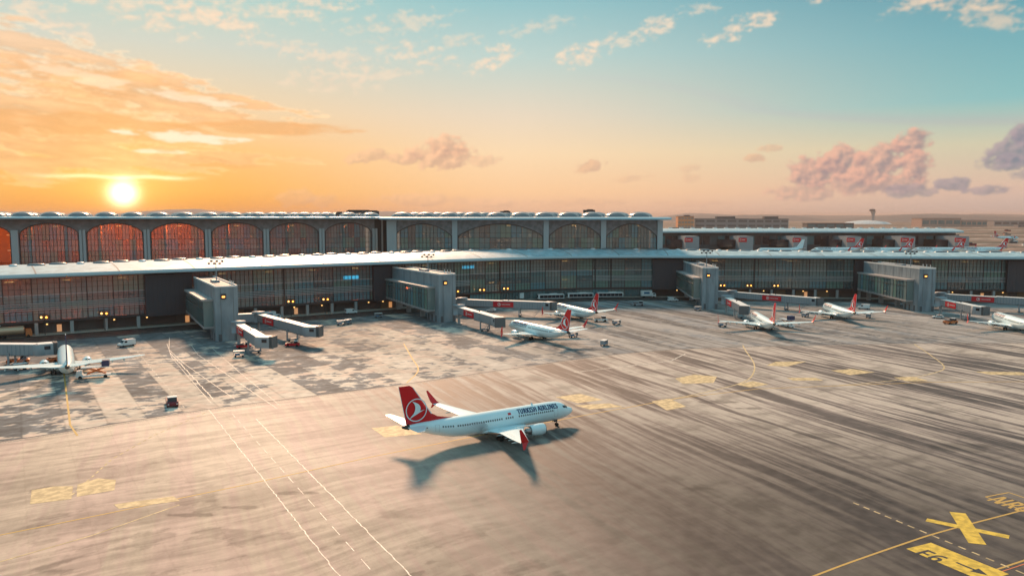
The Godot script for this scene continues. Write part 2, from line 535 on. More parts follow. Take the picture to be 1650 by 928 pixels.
func pavement(x0: float, x1: float, z0: float, z1: float, w: int, h: int, apron: bool) -> Array:
	var na := noise_bytes(11, 0.02, 5, 0.6)     # streaks
	var nb := noise_bytes(12, 0.012, 5, 0.55)   # patches
	var nc := noise_bytes(13, 0.05, 4)          # fine
	var nd := noise_bytes(14, 0.008, 3)         # broad
	var data := PackedByteArray()
	data.resize(w * h * 3)
	var rough := PackedByteArray()
	rough.resize(w * h)
	var k := 0
	var to_s := PackedByteArray()
	to_s.resize(1024)
	for i in 1024:
		to_s[i] = int(round(255.0 * pow(i / 1023.0, 1.0 / 2.2)))
	var slab := PackedFloat32Array()
	for i in 4096:
		slab.append(rng.randf())
	var spots := [[-123, 200, 3.0, 9.0, 0.5], [-121, 186, 2.2, 10.0, 0.45], [9, 268, 5, 8, 0.45], [16, 258, 3, 8, 0.3], [27, 322, 5, 7, 0.4], [97, 290, 4, 9, 0.45], [96, 270, 3, 8, 0.35], [139, 320, 4, 9, 0.4], [192, 286, 4, 9, 0.4], [-72, 250, 7, 6, 0.4], [-80, 230, 5, 5, 0.4], [-66, 236, 4, 3, 0.35], [48, 178, 5, 1.6, 0.45], [54, 172, 3.4, 1.2, 0.5], [-40, 300, 8, 3, 0.3], [60, 150, 6, 2.2, 0.35], [84, 142, 8, 3.5, 0.4], [30, 120, 3, 1.0, 0.35], [-34, 118, 4, 0.9, 0.4], [-46, 109, 5, 0.8, 0.45], [-40, 112, 3.5, 0.8, 0.4], [64, 136, 4, 1.5, 0.35]] as Array  # dark stains; the first two paint the left airliner's tail shadow as colour
	for y in h:
		var z := z1 - (y + 0.5) / h * (z1 - z0)
		var here := []
		for sp in spots:
			if absf(z - sp[1]) < sp[3] * 1.5:
				here.append(sp)
		for x in w:
			var X := x0 + (x + 0.5) / w * (x1 - x0)
			# p along the pier, q away from it; u across the blast streaks, v along them
			var p := X * 0.84 + z * 0.543
			var q := X * 0.543 - z * 0.84
			var u := X * 0.916 + z * 0.40
			var v := X * 0.40 - z * 0.916
			var s1 := na[(int(u * 4.4 + 9000) & 511) + (int(v * 0.3 + 9000) & 511) * 512] / 255.0
			var s2 := na[(int(u * 14.0 + 9100) & 511) + (int(v * 0.8 + 9300) & 511) * 512] / 255.0
			var fine := nc[(int(X * 6.0 + 9000) & 511) + (int(z * 6.0) & 511) * 512] / 255.0
			var broad := nd[(int(X * 1.6 + 9000) & 511) + (int(z * 1.6) & 511) * 512] / 255.0
			var r: float
			var g: float
			var b: float
			var ro: float
			if apron:
				# dry pale patches on damp blue-grey concrete, cut off along slab columns
				var col := int(p / 7.6 + 500)
				var row := int(q / 17.0 + 500 + 0.37 * (col % 3))
				var e := slab[(col * 57 + row * 3) & 4095] - 0.5
				var e2 := slab[(col * 131) & 4095] - 0.5
				var side := smoothstep(-45.0, 60.0, X)
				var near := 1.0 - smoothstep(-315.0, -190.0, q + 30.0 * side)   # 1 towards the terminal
				var f1 := nb[(int(p * 7.0 + 9000) & 511) + (int(q * 10.0 + 9000) & 511) * 512] / 255.0 - 0.5
				var f2 := nb[(int(p * 15.0 + 9200) & 511) + (int(q * 24.0 + 9800) & 511) * 512] / 255.0 - 0.5
				var f3 := nc[(int(p * 7.0 + 9300) & 511) + (int(q * 13.0 + 9700) & 511) * 512] / 255.0 - 0.5
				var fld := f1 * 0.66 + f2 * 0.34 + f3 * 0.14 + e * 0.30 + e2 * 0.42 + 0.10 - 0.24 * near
				var dry := smoothstep(-0.022, 0.022, fld)
				var half := smoothstep(-0.14, -0.02, fld + 0.3 * f3)
				var st := smoothstep(0.40, 0.60, s1 * 0.5 + s2 * 0.5)
				var damp := 0.165 + 0.06 * half + 0.08 * (fine - 0.5) + 0.07 * (broad - 0.5) + 0.05 * e + 0.10 * f2
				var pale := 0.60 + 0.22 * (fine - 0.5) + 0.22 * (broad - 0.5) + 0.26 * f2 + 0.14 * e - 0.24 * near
				dry *= 1.0 - 0.55 * side
				var val := lerpf(damp, pale, dry)
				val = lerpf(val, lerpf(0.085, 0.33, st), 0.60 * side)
				var pink := clampf(f1 * 2.6 + 0.2 * near, 0.0, 1.0) * (1.0 - side)
				r = val * lerpf(0.94, 1.07, dry) * (1.0 + 0.10 * pink)
				g = val * lerpf(1.0, 0.93, dry) * (1.0 - 0.03 * pink)
				b = val * lerpf(1.05, 0.78, dry) * (1.0 - 0.05 * pink)
				ro = lerpf(0.80, 0.92, dry)
				# slab joints
				var jp := absf(fposmod(p, 7.6) - 3.8)
				if jp > 3.66:
					var f := 0.76
					r *= f
					g *= f
					b *= f
			else:
				var right := smoothstep(-46.0, 16.0, X + (z - 130.0) * 0.38)  # paler warm left and darker right: sun glare and vignette put into the colour
				var wu := u + 3.0 * (broad - 0.5)
				var a1 := na[(int(wu * 3.6 + 9000) & 511) + (int(v * 0.26 + 9000) & 511) * 512] / 255.0
				var a2 := na[(int(wu * 11.0 + 9100) & 511) + (int(v * 0.55 + 9300) & 511) * 512] / 255.0
				var s3 := na[(int(u * 30.0 + 9700) & 511) + (int(v * 1.5 + 9100) & 511) * 512] / 255.0
				var st := smoothstep(0.37, 0.63, a1 * 0.40 + a2 * 0.38 + s3 * 0.22)
				var wq := q + 9.0 * (broad - 0.5)
				var c1 := na[(int(wq * 4.0 + 9400) & 511) + (int(p * 0.30 + 9000) & 511) * 512] / 255.0
				var c2 := na[(int(wq * 13.0 + 9500) & 511) + (int(p * 0.9 + 9200) & 511) * 512] / 255.0
				var lt := smoothstep(0.36, 0.64, c1 * 0.5 + c2 * 0.5)
				var worn := nb[(int(p * 5.0 + 9000) & 511) + (int(q * 9.0 + 9000) & 511) * 512] / 255.0
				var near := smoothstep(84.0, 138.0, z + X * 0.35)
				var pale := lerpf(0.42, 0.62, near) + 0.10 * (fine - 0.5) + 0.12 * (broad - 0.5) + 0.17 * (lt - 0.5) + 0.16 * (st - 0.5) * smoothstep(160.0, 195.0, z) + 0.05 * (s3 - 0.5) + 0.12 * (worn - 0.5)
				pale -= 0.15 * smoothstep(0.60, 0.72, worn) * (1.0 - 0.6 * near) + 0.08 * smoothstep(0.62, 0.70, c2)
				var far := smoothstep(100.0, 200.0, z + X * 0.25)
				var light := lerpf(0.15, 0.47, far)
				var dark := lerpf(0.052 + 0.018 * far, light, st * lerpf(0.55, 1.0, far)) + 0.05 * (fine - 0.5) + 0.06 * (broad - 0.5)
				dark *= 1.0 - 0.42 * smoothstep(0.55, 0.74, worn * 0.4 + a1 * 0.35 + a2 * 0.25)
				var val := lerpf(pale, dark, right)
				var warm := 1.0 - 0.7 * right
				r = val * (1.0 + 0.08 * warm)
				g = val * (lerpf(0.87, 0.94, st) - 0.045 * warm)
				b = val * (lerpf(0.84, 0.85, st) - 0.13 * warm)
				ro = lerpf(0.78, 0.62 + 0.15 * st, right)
				var jq := absf(fposmod(q, 7.5) - 3.75)
				var jp := absf(fposmod(p, 7.5) - 3.75)
				if jq > 3.66 or jp > 3.68:
					r *= 0.90
					g *= 0.89
					b *= 0.88
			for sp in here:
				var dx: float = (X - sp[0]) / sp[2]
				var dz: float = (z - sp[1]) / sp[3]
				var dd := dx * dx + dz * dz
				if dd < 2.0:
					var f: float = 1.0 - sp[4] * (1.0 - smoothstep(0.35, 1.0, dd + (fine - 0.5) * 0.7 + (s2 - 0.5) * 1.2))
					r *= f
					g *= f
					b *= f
			rough[k / 3] = int(ro * 255)
			data[k] = to_s[clampi(int(r * 1023), 8, 1023)]
			data[k + 1] = to_s[clampi(int(g * 1023), 8, 1023)]
			data[k + 2] = to_s[clampi(int(b * 1023), 8, 1023)]
			k += 3
	return [ImageTexture.create_from_image(Image.create_from_data(w, h, false, Image.FORMAT_RGB8, data)), ImageTexture.create_from_image(Image.create_from_data(w, h, false, Image.FORMAT_L8, rough))]


func sheet(poly: PackedVector2Array, y: float, x0 := 0.0, x1 := 1.0, z0 := 0.0, z1 := 1.0) -> ArrayMesh:
	var st := SurfaceTool.new()
	st.begin(Mesh.PRIMITIVE_TRIANGLES)
	var idx := Geometry2D.triangulate_polygon(poly)
	for k in range(0, idx.size(), 3):
		var t := [poly[idx[k]], poly[idx[k + 1]], poly[idx[k + 2]]]
		var a := V(t[0].x, 0, t[0].y)
		var b := V(t[1].x, 0, t[1].y)
		var c := V(t[2].x, 0, t[2].y)
		if (a - c).cross(a - b).y < 0:
			t = [t[0], t[2], t[1]]
		for p in t:
			st.set_normal(Vector3.UP)
			st.set_uv(Vector2((p.x - x0) / (x1 - x0), (z1 - p.y) / (z1 - z0)))
			st.add_vertex(V(p.x, y, p.y))
	return st.commit()


# ---------------------------------------------------------------- the pier's curved front
var path_p: PackedVector2Array = []
var path_d: PackedFloat32Array = []
const SEAM := [[-250, 30], [-160, 97], [-98.4, 145.8], [-68.9, 170.9], [-29.4, 196.5], [14.1, 229.0], [34.3, 242.0], [58.0, 251.7], [99.1, 258.5], [143.6, 263.1], [175.5, 263.5], [345, 262]]


func catmull(ctrl: Array, steps: int) -> PackedVector2Array:
	var o := PackedVector2Array()
	for k in ctrl.size() - 1:
		var a: Vector2 = ctrl[maxi(k - 1, 0)]
		var b: Vector2 = ctrl[k]
		var c: Vector2 = ctrl[k + 1]
		var d: Vector2 = ctrl[mini(k + 2, ctrl.size() - 1)]
		for s in steps:
			o.append(b.cubic_interpolate(c, a, d, float(s) / steps))
	o.append(ctrl[-1])
	return o


func make_path() -> void:
	path_p = catmull([Vector2(-262, 219), Vector2(-175.7, 279.8), Vector2(-98.1, 335), Vector2(-48.9, 368.1), Vector2(-5, 396), Vector2(25, 411), Vector2(60, 417.8), Vector2(92, 417), Vector2(178, 410.5), Vector2(260, 404), Vector2(345, 397)], 16)
	path_d.append(0.0)
	for k in range(1, path_p.size()):
		path_d.append(path_d[k - 1] + path_p[k].distance_to(path_p[k - 1]))


func pos_at(d: float, off: float, h: float) -> Vector3:
	var k := clampi(path_d.bsearch(d) - 1, 0, path_p.size() - 2)
	var t := (d - path_d[k]) / (path_d[k + 1] - path_d[k])
	var p := path_p[k].lerp(path_p[k + 1], t)
	var tg := tan_at(d)
	return V(p.x + tg.y * off, h, p.y - tg.x * off)


func tan_at(d: float) -> Vector2:
	var e := 4.0
	var f := func(dd):
		var k := clampi(path_d.bsearch(dd) - 1, 0, path_p.size() - 2)
		var t: float = (dd - path_d[k]) / (path_d[k + 1] - path_d[k])
		return path_p[k].lerp(path_p[k + 1], t)
	return (f.call(d + e) - f.call(d - e)).normalized()


func d_at_x(x: float) -> float:
	for k in path_p.size() - 1:
		if path_p[k + 1].x >= x:
			return lerpf(path_d[k], path_d[k + 1], (x - path_p[k].x) / (path_p[k + 1].x - path_p[k].x))
	return path_d[-1]


func along(b: B, d0: float, d1: float, step: float, prof: Array, hint_out := 1.0) -> void:
	# sweep a profile [off, h] along the front; faces look to the outside of the profile (left of its run)
	var n := maxi(1, int(ceil((d1 - d0) / step)))
	for s in n:
		var a := lerpf(d0, d1, float(s) / n)
		var c := lerpf(d0, d1, float(s + 1) / n)
		for k in prof.size() - 1:
			var e0: Array = prof[k]
			var e1: Array = prof[k + 1]
			var p0 := pos_at(a, e0[0], e0[1])
			var p1 := pos_at(a, e1[0], e1[1])
			var r0 := pos_at(c, e0[0], e0[1])
			var r1 := pos_at(c, e1[0], e1[1])
			var tg := (r0 - p0).normalized()
			b.q(p0, p1, r1, r0, (p1 - p0).cross(tg) * hint_out)


func path_box(b: B, d: float, off: float, h: float, along_: float, deep: float, tall: float) -> void:
	var tg := tan_at(d)
	b.box(pos_at(d, off, h), V(tg.x, 0, tg.y) * along_ / 2, Vector3.UP * tall / 2, V(tg.y, 0, -tg.x) * deep / 2)


# ---------------------------------------------------------------- set-up
func _ready() -> void:
	rng.seed = 20
	var cam := Camera3D.new()
	cam.name = "camera"
	cam.fov = 40.73
	cam.near = 0.5
	cam.far = 40000.0
	cam.position = Vector3(0, 43, 0)
	cam.rotation.x = -atan(114.0 / 1250.0)
	add_child(cam)
	cam.current = true
	var env := Environment.new()
	env.background_mode = Environment.BG_SKY
	env.sky = Sky.new()
	env.sky.sky_material = make_sky()
	env.tonemap_mode = Environment.TONE_MAPPER_LINEAR
	env.tonemap_exposure = 1.14
	env.sdfgi_enabled = true
	env.ssao_enabled = true
	env.ssil_enabled = true
	env.fog_enabled = true
	env.fog_density = 0.00005
	env.fog_light_color = Color(0.92, 0.80, 0.74)
	var we := WorldEnvironment.new()
	we.name = "environment"
	we.environment = env
	add_child(we)
	var sun := DirectionalLight3D.new()
	sun.name = "sun"
	sun.light_color = Color(1.0, 0.80, 0.64)
	sun.light_energy = 1.6
	sun.light_angular_distance = 9.0
	sun.shadow_enabled = true
	var az := deg_to_rad(-13.0)
	var el := deg_to_rad(31.0)
	var towards := Vector3(sin(az) * cos(el), sin(el), -cos(az) * cos(el))
	add_child(sun)
	sun.look_at_from_position(Vector3.ZERO, -towards, Vector3.UP)
	make_materials()
	make_path()
	build_ground()
	build_markings()
	build_pier()
	build_halls()
	build_gates()
	build_far()
	build_aircraft()
	build_bridges()
	build_vehicles()
	build_lamps()


# ---------------------------------------------------------------- ground
var taxiway: MeshInstance3D
var apron: MeshInstance3D


func build_ground() -> void:
	var g := structure(sheet(PackedVector2Array([Vector2(-20000, -3000), Vector2(20000, -3000), Vector2(20000, 30000), Vector2(-20000, 30000)]), 0.0), "ground", M.field)
	var tm := mat("taxiway_concrete", Color(1, 1, 1), 0.62, 0.0, 0.38)
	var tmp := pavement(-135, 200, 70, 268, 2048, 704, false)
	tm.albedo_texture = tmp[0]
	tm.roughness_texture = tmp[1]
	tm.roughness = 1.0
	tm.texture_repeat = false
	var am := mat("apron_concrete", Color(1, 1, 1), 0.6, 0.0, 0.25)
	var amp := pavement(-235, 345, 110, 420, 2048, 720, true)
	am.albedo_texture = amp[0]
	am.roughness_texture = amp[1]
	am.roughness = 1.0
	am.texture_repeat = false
	var seam := catmull(SEAM.map(func(p): return Vector2(p[0], p[1])), 5)
	var tp := PackedVector2Array(seam)
	tp.append_array([Vector2(345, 20), Vector2(-250, 20)])
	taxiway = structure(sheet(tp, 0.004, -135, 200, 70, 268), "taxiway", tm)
	var ap := PackedVector2Array(seam)
	for k in range(path_p.size() - 1, -1, -1):
		ap.append(path_p[k])
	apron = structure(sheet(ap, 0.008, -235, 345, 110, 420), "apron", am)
	# service road along the terminal
	var rb := B.new()
	along(rb, 0, path_d[-1], 9.0, [[2.4, 0.012], [19.0, 0.012]], -1.0)
	var rd := structure(rb, "service_road", M.road)
	var kb := B.new()
	along(kb, 0, path_d[-1], 9.0, [[-9.0, 0.16], [2.4, 0.16], [2.4, 0.0]], -1.0)
	structure(kb, "pavement", M.kerb)
	var l := 0.0
	for off in [6.4, 10.8, 15.0]:
		var lb := B.new()
		var d := 4.0
		while d < path_d[-1] - 6:
			along(lb, d, d + (4.0 if off != 15.0 else 9.0), 9.0, [[off, 0.017], [off + 0.22, 0.017]], -1.0)
			d += 9.0
		stuff(put(lb, "lane_line", M.line_faint, rd))
	# drain between apron and taxiway
	var sp := []
	for p in seam:
		sp.append(p)
	put(ribbon(sp, 0.55, 0.014), "drain_channel", M.far_dark, taxiway)
	var sp2 := []
	for p in seam:
		sp2.append(p + Vector2(0.6, -0.95))
	put(ribbon(sp2, 0.5, 0.014), "drain_edge", M.line_faint, taxiway)
	# the airfield beyond
	var fa := structure(sheet(PackedVector2Array([Vector2(150, 560), Vector2(1400, 520), Vector2(1500, 960), Vector2(150, 1000)]), 0.004), "far_apron", M.far_apron)
	for s in [[1120, 1165, 560, 1500], [1330, 1420, 420, 2200], [1700, 1790, 420, 2600], [2050, 2210, 450, 3000], [2380, 2520, 500, 3300], [2850, 3050, 600, 3900], [3600, 3950, 700, 4800], [4400, 4900, 800, 6000], [5400, 6200, 900, 7000]]:
		stuff_scrub(s)
	for s in [[1250, 1275, 300, 2600], [1500, 1580, 300, 3200], [1900, 1945, 500, 3600], [2600, 2700, 500, 4200], [3400, 3460, 700, 4600]]:
		structure(sheet(PackedVector2Array([Vector2(s[2], s[0]), Vector2(s[3], s[0] - 60), Vector2(s[3], s[1] - 40), Vector2(s[2], s[1])]), 0.006), "far_taxiway", M.far_apron)


func stuff_scrub(s: Array) -> void:
	# uneven dark grass strip between the taxiways
	var near := PackedVector2Array()
	var far := PackedVector2Array()
	for k in 25:
		var x := lerpf(s[2], s[3], k / 24.0)
		near.append(Vector2(x, s[0] - x * 0.03 + rng.randf_range(-1, 1) * (s[1] - s[0]) * 0.22))
		far.append(Vector2(x, s[1] - x * 0.03 + rng.randf_range(-1, 1) * (s[1] - s[0]) * 0.22))
	far.reverse()
	near.append_array(far)
	structure(sheet(near, 0.010), "grass_strip", M.scrub)


func ribbon(pts: Array, w: float, y: float, dash := 0.0, gap := 0.0) -> B:
	var b := B.new()
	var on := true
	var left := dash
	for k in pts.size() - 1:
		var a: Vector2 = pts[k]
		var c: Vector2 = pts[k + 1]
		var len := a.distance_to(c)
		var dir := (c - a) / maxf(len, 1e-5)
		var nn := Vector2(-dir.y, dir.x) * w / 2
		var s := 0.0
		while s < len - 1e-4:
			var e := len if dash <= 0.0 else minf(len, s + left)
			if on:
				var p := a + dir * s
				var r := a + dir * e
				b.q(V(p.x + nn.x, y, p.y + nn.y), V(p.x - nn.x, y, p.y - nn.y), V(r.x - nn.x, y, r.y - nn.y), V(r.x + nn.x, y, r.y + nn.y), Vector3.UP)
			if dash > 0.0:
				left -= e - s
				if left <= 1e-4:
					on = not on
					left = dash if on else gap
			s = e
	return b


func v2(a: Array) -> Array:
	return a.map(func(p): return Vector2(p[0], p[1]))


func zigzag(a: Vector2, c: Vector2, w: float, y: float) -> B:  # road-edge line of short offset dashes
	var b := B.new()
	var len := a.distance_to(c)
	var dir := (c - a) / len
	var nn := Vector2(-dir.y, dir.x)
	var n := int(len / 0.9)
	var o0 := Vector2.ZERO
	for k in n:
		var o1 := nn * rng.randf_range(-1, 1) * w * 1.1
		var p := a + dir * len * k / n + o0
		var r := a + dir * len * (k + 1) / n + o1
		b.q(V(p.x + nn.x * w, y, p.y + nn.y * w), V(p.x - nn.x * w, y, p.y - nn.y * w), V(r.x - nn.x * w, y, r.y - nn.y * w), V(r.x + nn.x * w, y, r.y + nn.y * w), Vector3.UP)
		o0 = o1
	return b


func blob(pts: Array, y: float) -> ArrayMesh:
	return sheet(PackedVector2Array(v2(pts)), y)


func ground_text(text: String, o: Vector2, along_: Vector2, up: Vector2, height: float, y: float) -> ArrayMesh:
	# letters painted on the ground: along_ runs with the line, up with the letters' height
	var tm := TextMesh.new()
	var f := SystemFont.new()
	f.font_names = PackedStringArray(["Droid Sans"])
	f.font_weight = 700
	tm.font = f
	tm.text = text
	tm.font_size = 64
	tm.pixel_size = height / 46.0
	tm.depth = 0.0
	tm.horizontal_alignment = HORIZONTAL_ALIGNMENT_LEFT
	var st := SurfaceTool.new()
	st.begin(Mesh.PRIMITIVE_TRIANGLES)
	var arr := tm.get_mesh_arrays()
	var vs: PackedVector3Array = arr[Mesh.ARRAY_VERTEX]
	var ix: PackedInt32Array = arr[Mesh.ARRAY_INDEX] if arr[Mesh.ARRAY_INDEX] != null else PackedInt32Array(range(vs.size()))
	for k in range(0, ix.size(), 3):
		var t := []
		for e in 3:
			var q := vs[ix[k + e]]
			var p := o + along_ * q.x + up * q.y
			t.append(V(p.x, y, p.y))
		if (t[0] - t[2]).cross(t[0] - t[1]).y < 0:
			t = [t[0], t[2], t[1]]
		for p in t:
			st.set_normal(Vector3.UP)
			st.add_vertex(p)
	return st.commit()


func build_markings() -> void:
	# service road crossing the taxiway
	put(zigzag(Vector2(-68.2, 170.9), Vector2(-14.5, 79.0), 0.085, 0.020), "road_edge_line", M.line_white, taxiway)
	put(zigzag(Vector2(-54.9, 162.8), Vector2(-5.5, 78.5), 0.085, 0.020), "road_edge_line", M.line_white, taxiway)
	put(ribbon([Vector2(-61.5, 167.0), Vector2(-10.4, 79.6)], 0.13, 0.020, 3.4, 2.6), "centre_line", M.line_white, taxiway)
	# yellow taxi lines
	put(ribbon(v2([[-92, 85], [-69.6, 101.9], [-60.5, 108.5], [-42.7, 122.1], [-25.2, 136.5], [-4, 152], [16, 166], [40, 182], [62, 192], [110, 200], [190, 202]]), 0.35, 0.018), "taxi_line", M.line_yellow, taxiway)
	put(ribbon(v2([[-75, 82], [-64.2, 93.7], [-57.1, 101.7], [-50, 113]]), 0.28, 0.018), "taxi_line", M.yellow_faded, taxiway)
	put(ribbon(v2([[-67.8, 168], [-71, 150], [-71.5, 135], [-68.5, 117]]), 0.30, 0.018, 1.2, 0.9), "taxi_line", M.yellow_faded, taxiway)
	put(ribbon(catmull(v2([[78, 259], [75.5, 247], [72, 228], [67.4, 212.9], [61.1, 200.6], [50, 190], [34, 178]]), 5), 0.4, 0.018), "taxi_line", M.yellow_faded, taxiway)
	put(ribbon(catmull(v2([[137, 261], [131.3, 240.2], [125.4, 221.9], [118.3, 212.9], [103, 202.9], [84, 196]]), 5), 0.4, 0.018), "taxi_line", M.yellow_faded, taxiway)
	put(ribbon(catmull(v2([[-37, 262], [-31, 236], [-26.5, 216], [-27.5, 199]]), 5), 0.4, 0.020), "lead_in_line", M.line_yellow, apron)
	put(ribbon(v2([[17.3, 212.9], [47.5, 229.7], [55, 242.4]]), 0.4, 0.018), "white_line", M.line_white, taxiway)
	# faded yellow patches
	for p in [
		[[-76.1, 119.3], [-73.5, 121.0], [-70.6, 121.2], [-67.6, 115.4], [-72.6, 113.2]], [[-70.3, 121.9], [-68.6, 124.9], [-65.2, 124.1], [-63, 119.3], [-67.3, 116.3]],
		[[-28.8, 155.5], [-23.8, 157.6], [-17.9, 151.1], [-25, 148.9]], [[10.4, 183], [16.7, 186.6], [21.6, 180.2], [15.3, 177]], [[14.4, 174.8], [22.5, 176.8], [25.4, 173.4], [17.5, 171]],
		[[32.7, 178.6], [37.6, 181.6], [39.8, 173.6], [34.7, 170.1]], [[43.7, 204.5], [50.1, 209.9], [55.6, 207], [52.6, 199.1], [44.3, 197.9]], [[78.8, 228.7], [88.3, 229.2], [80, 221.5], [74, 222.6]],
		[[90, 215.5], [96.9, 217.7], [101.2, 212.9], [92.6, 209.1]], [[73.9, 205.4], [81.9, 205.6], [82.4, 201.9], [74.4, 202]], [[129.4, 214], [142, 213.2], [142.4, 208.6], [131.4, 209.6]],
		[[58, 197], [63.5, 201.3], [66.4, 197.2], [60.4, 193.5]], [[103, 206], [109, 207], [110, 201.5], [104, 201]], [[-60, 113.2], [-52.5, 116.6], [-50.6, 114.6], [-58.3, 111.4]]]:
		put(blob(p, 0.022), "painted_patch", M.yellow_faded, taxiway)
	# closed-taxiway cross
	var c := Vector2(63.35, 104.45)
	for s in [[Vector2(59.2, 107.2), Vector2(67.2, 101.2), 1.35], [Vector2(65.2, 109.9), Vector2(61.6, 99.0), 2.1]]:
		put(ribbon([s[0], s[1]], s[2], 0.022 if s[2] < 2 else 0.026), "painted_cross", M.yellow_paint, taxiway)
	put(ribbon(catmull(v2([[30.5, 86.1], [36.4, 89.8], [41.2, 92.8], [46.6, 96.0], [51.6, 98.9], [56.9, 101.9], [62.9, 104.9], [69.0, 107.8], [75.5, 110.9], [83.8, 114.9]]), 4), 0.32, 0.018), "taxi_line", M.line_yellow, taxiway)
	put(ribbon(v2([[51.7, 113.9], [56.7, 102.6], [62.5, 89.5], [66, 81]]), 0.3, 0.020, 1.05, 0.85), "taxi_edge_line", M.yellow_faded, taxiway)
	put(ribbon(v2([[52, 86.5], [56, 89.8], [64.2, 93.9], [76, 100]]), 0.3, 0.018), "taxi_line", M.line_yellow, taxiway)
	put(ribbon(v2([[52.6, 86.1], [56.6, 89.4], [64.8, 93.5], [76.6, 99.6]]), 0.16, 0.018), "taxi_line", M.vehicle_orange, taxiway)
	# direction sign F6
	var a := Vector2(51.4, 97.5)
	var across := Vector2(4.25, 1.9)
	var down := Vector2(4.3, -8.6)
	put(sheet(PackedVector2Array([a, a + across, a + across + down * 1.06, a + down * 1.06]), 0.022), "painted_sign", M.yellow_paint, taxiway)
	var dn := down.normalized()
	var ac := across.normalized()
	put(ground_text("F6", a + dn * 1.1 + ac * 0.85, dn * 0.8, ac, 2.7, 0.027), "painted_lettering", M.paint_black, taxiway)
	var ar := B.new()
	var ao := a + ac * 2.0 + dn * 5.4
	var pl := func(u: float, w: float): return V(ao.x + dn.x * u + ac.x * w, 0.027, ao.y + dn.y * u + ac.y * w)
	ar.q(pl.call(0, -0.19), pl.call(0, 0.19), pl.call(2.4, 0.19), pl.call(2.4, -0.19), Vector3.UP)
	ar.t(pl.call(2.3, -0.85), pl.call(2.3, 0.85), pl.call(4.0, 0), Vector3.UP)
	put(ar, "painted_arrow", M.paint_black, taxiway)
	# framed sign at the right edge
	var n0 := Vector2(73.2, 116.3)
	var nd := Vector2(2.2, -5.4).normalized()
	var na := Vector2(7.8, 3.1).normalized()
	put(ribbon([n0, n0 + na * 5.2, n0 + na * 5.2 + nd * 13, n0 + nd * 13, n0], 0.26, 0.020), "painted_frame", M.line_yellow, taxiway)
	put(ground_text("NR6", n0 + nd * 0.7 + na * 0.7, nd * 0.55, na, 3.8, 0.024), "painted_lettering", M.line_yellow, taxiway)
	# stand markings on the left apron
	for p in [
		[[[-123.3, 276], [-112, 250], [-97, 226], [-66, 181.1]], 0.17], [[[-107.9, 258], [-99, 241], [-52.9, 171.5]], 0.17],
		[[[-99.7, 254.2], [-76, 213], [-52.9, 174]], 0.13], [[[-118, 262], [-105, 236], [-70, 177]], 0.13]]:
		put(ribbon(v2(p[0]), p[1], 0.020), "stand_line", M.line_white, apron)
	put(ribbon(v2([[-134, 262], [-128, 255], [-121, 247], [-74, 172]]), 0.17, 0.020, 2.2, 2.0), "stand_line", M.line_white, apron)
	put(zigzag(Vector2(-109, 244), Vector2(-71, 181), 0.12, 0.021), "stand_line", M.line_white, apron)
	put(ribbon(v2([[-125, 213], [-104, 178], [-92, 158], [-86, 150]]), 0.4, 0.020), "lead_in_line", M.line_yellow, apron)
	for p in [[[-10, 300], [45, 248]], [[2, 306], [62, 254]], [[60, 330], [92, 262]], [[128, 326], [134, 266]], [[180, 316], [171, 268]], [[-50, 322], [10, 236]]]:
		put(ribbon(v2(p), 0.3, 0.020), "stand_line", M.line_faint, apron)


# ---------------------------------------------------------------- terminal pier
const CLAD := [[-144.0, -129.9], [-64.6, -56.3], [76.0, 92.0], [181.4, 190.0], [258.5, 272.0]]


func crest(d: float) -> float:
	return lerpf(lerpf(24.7, 25.7, sm(60.0, 240.0, d)), 24.1, sm(300.0, 520.0, d))


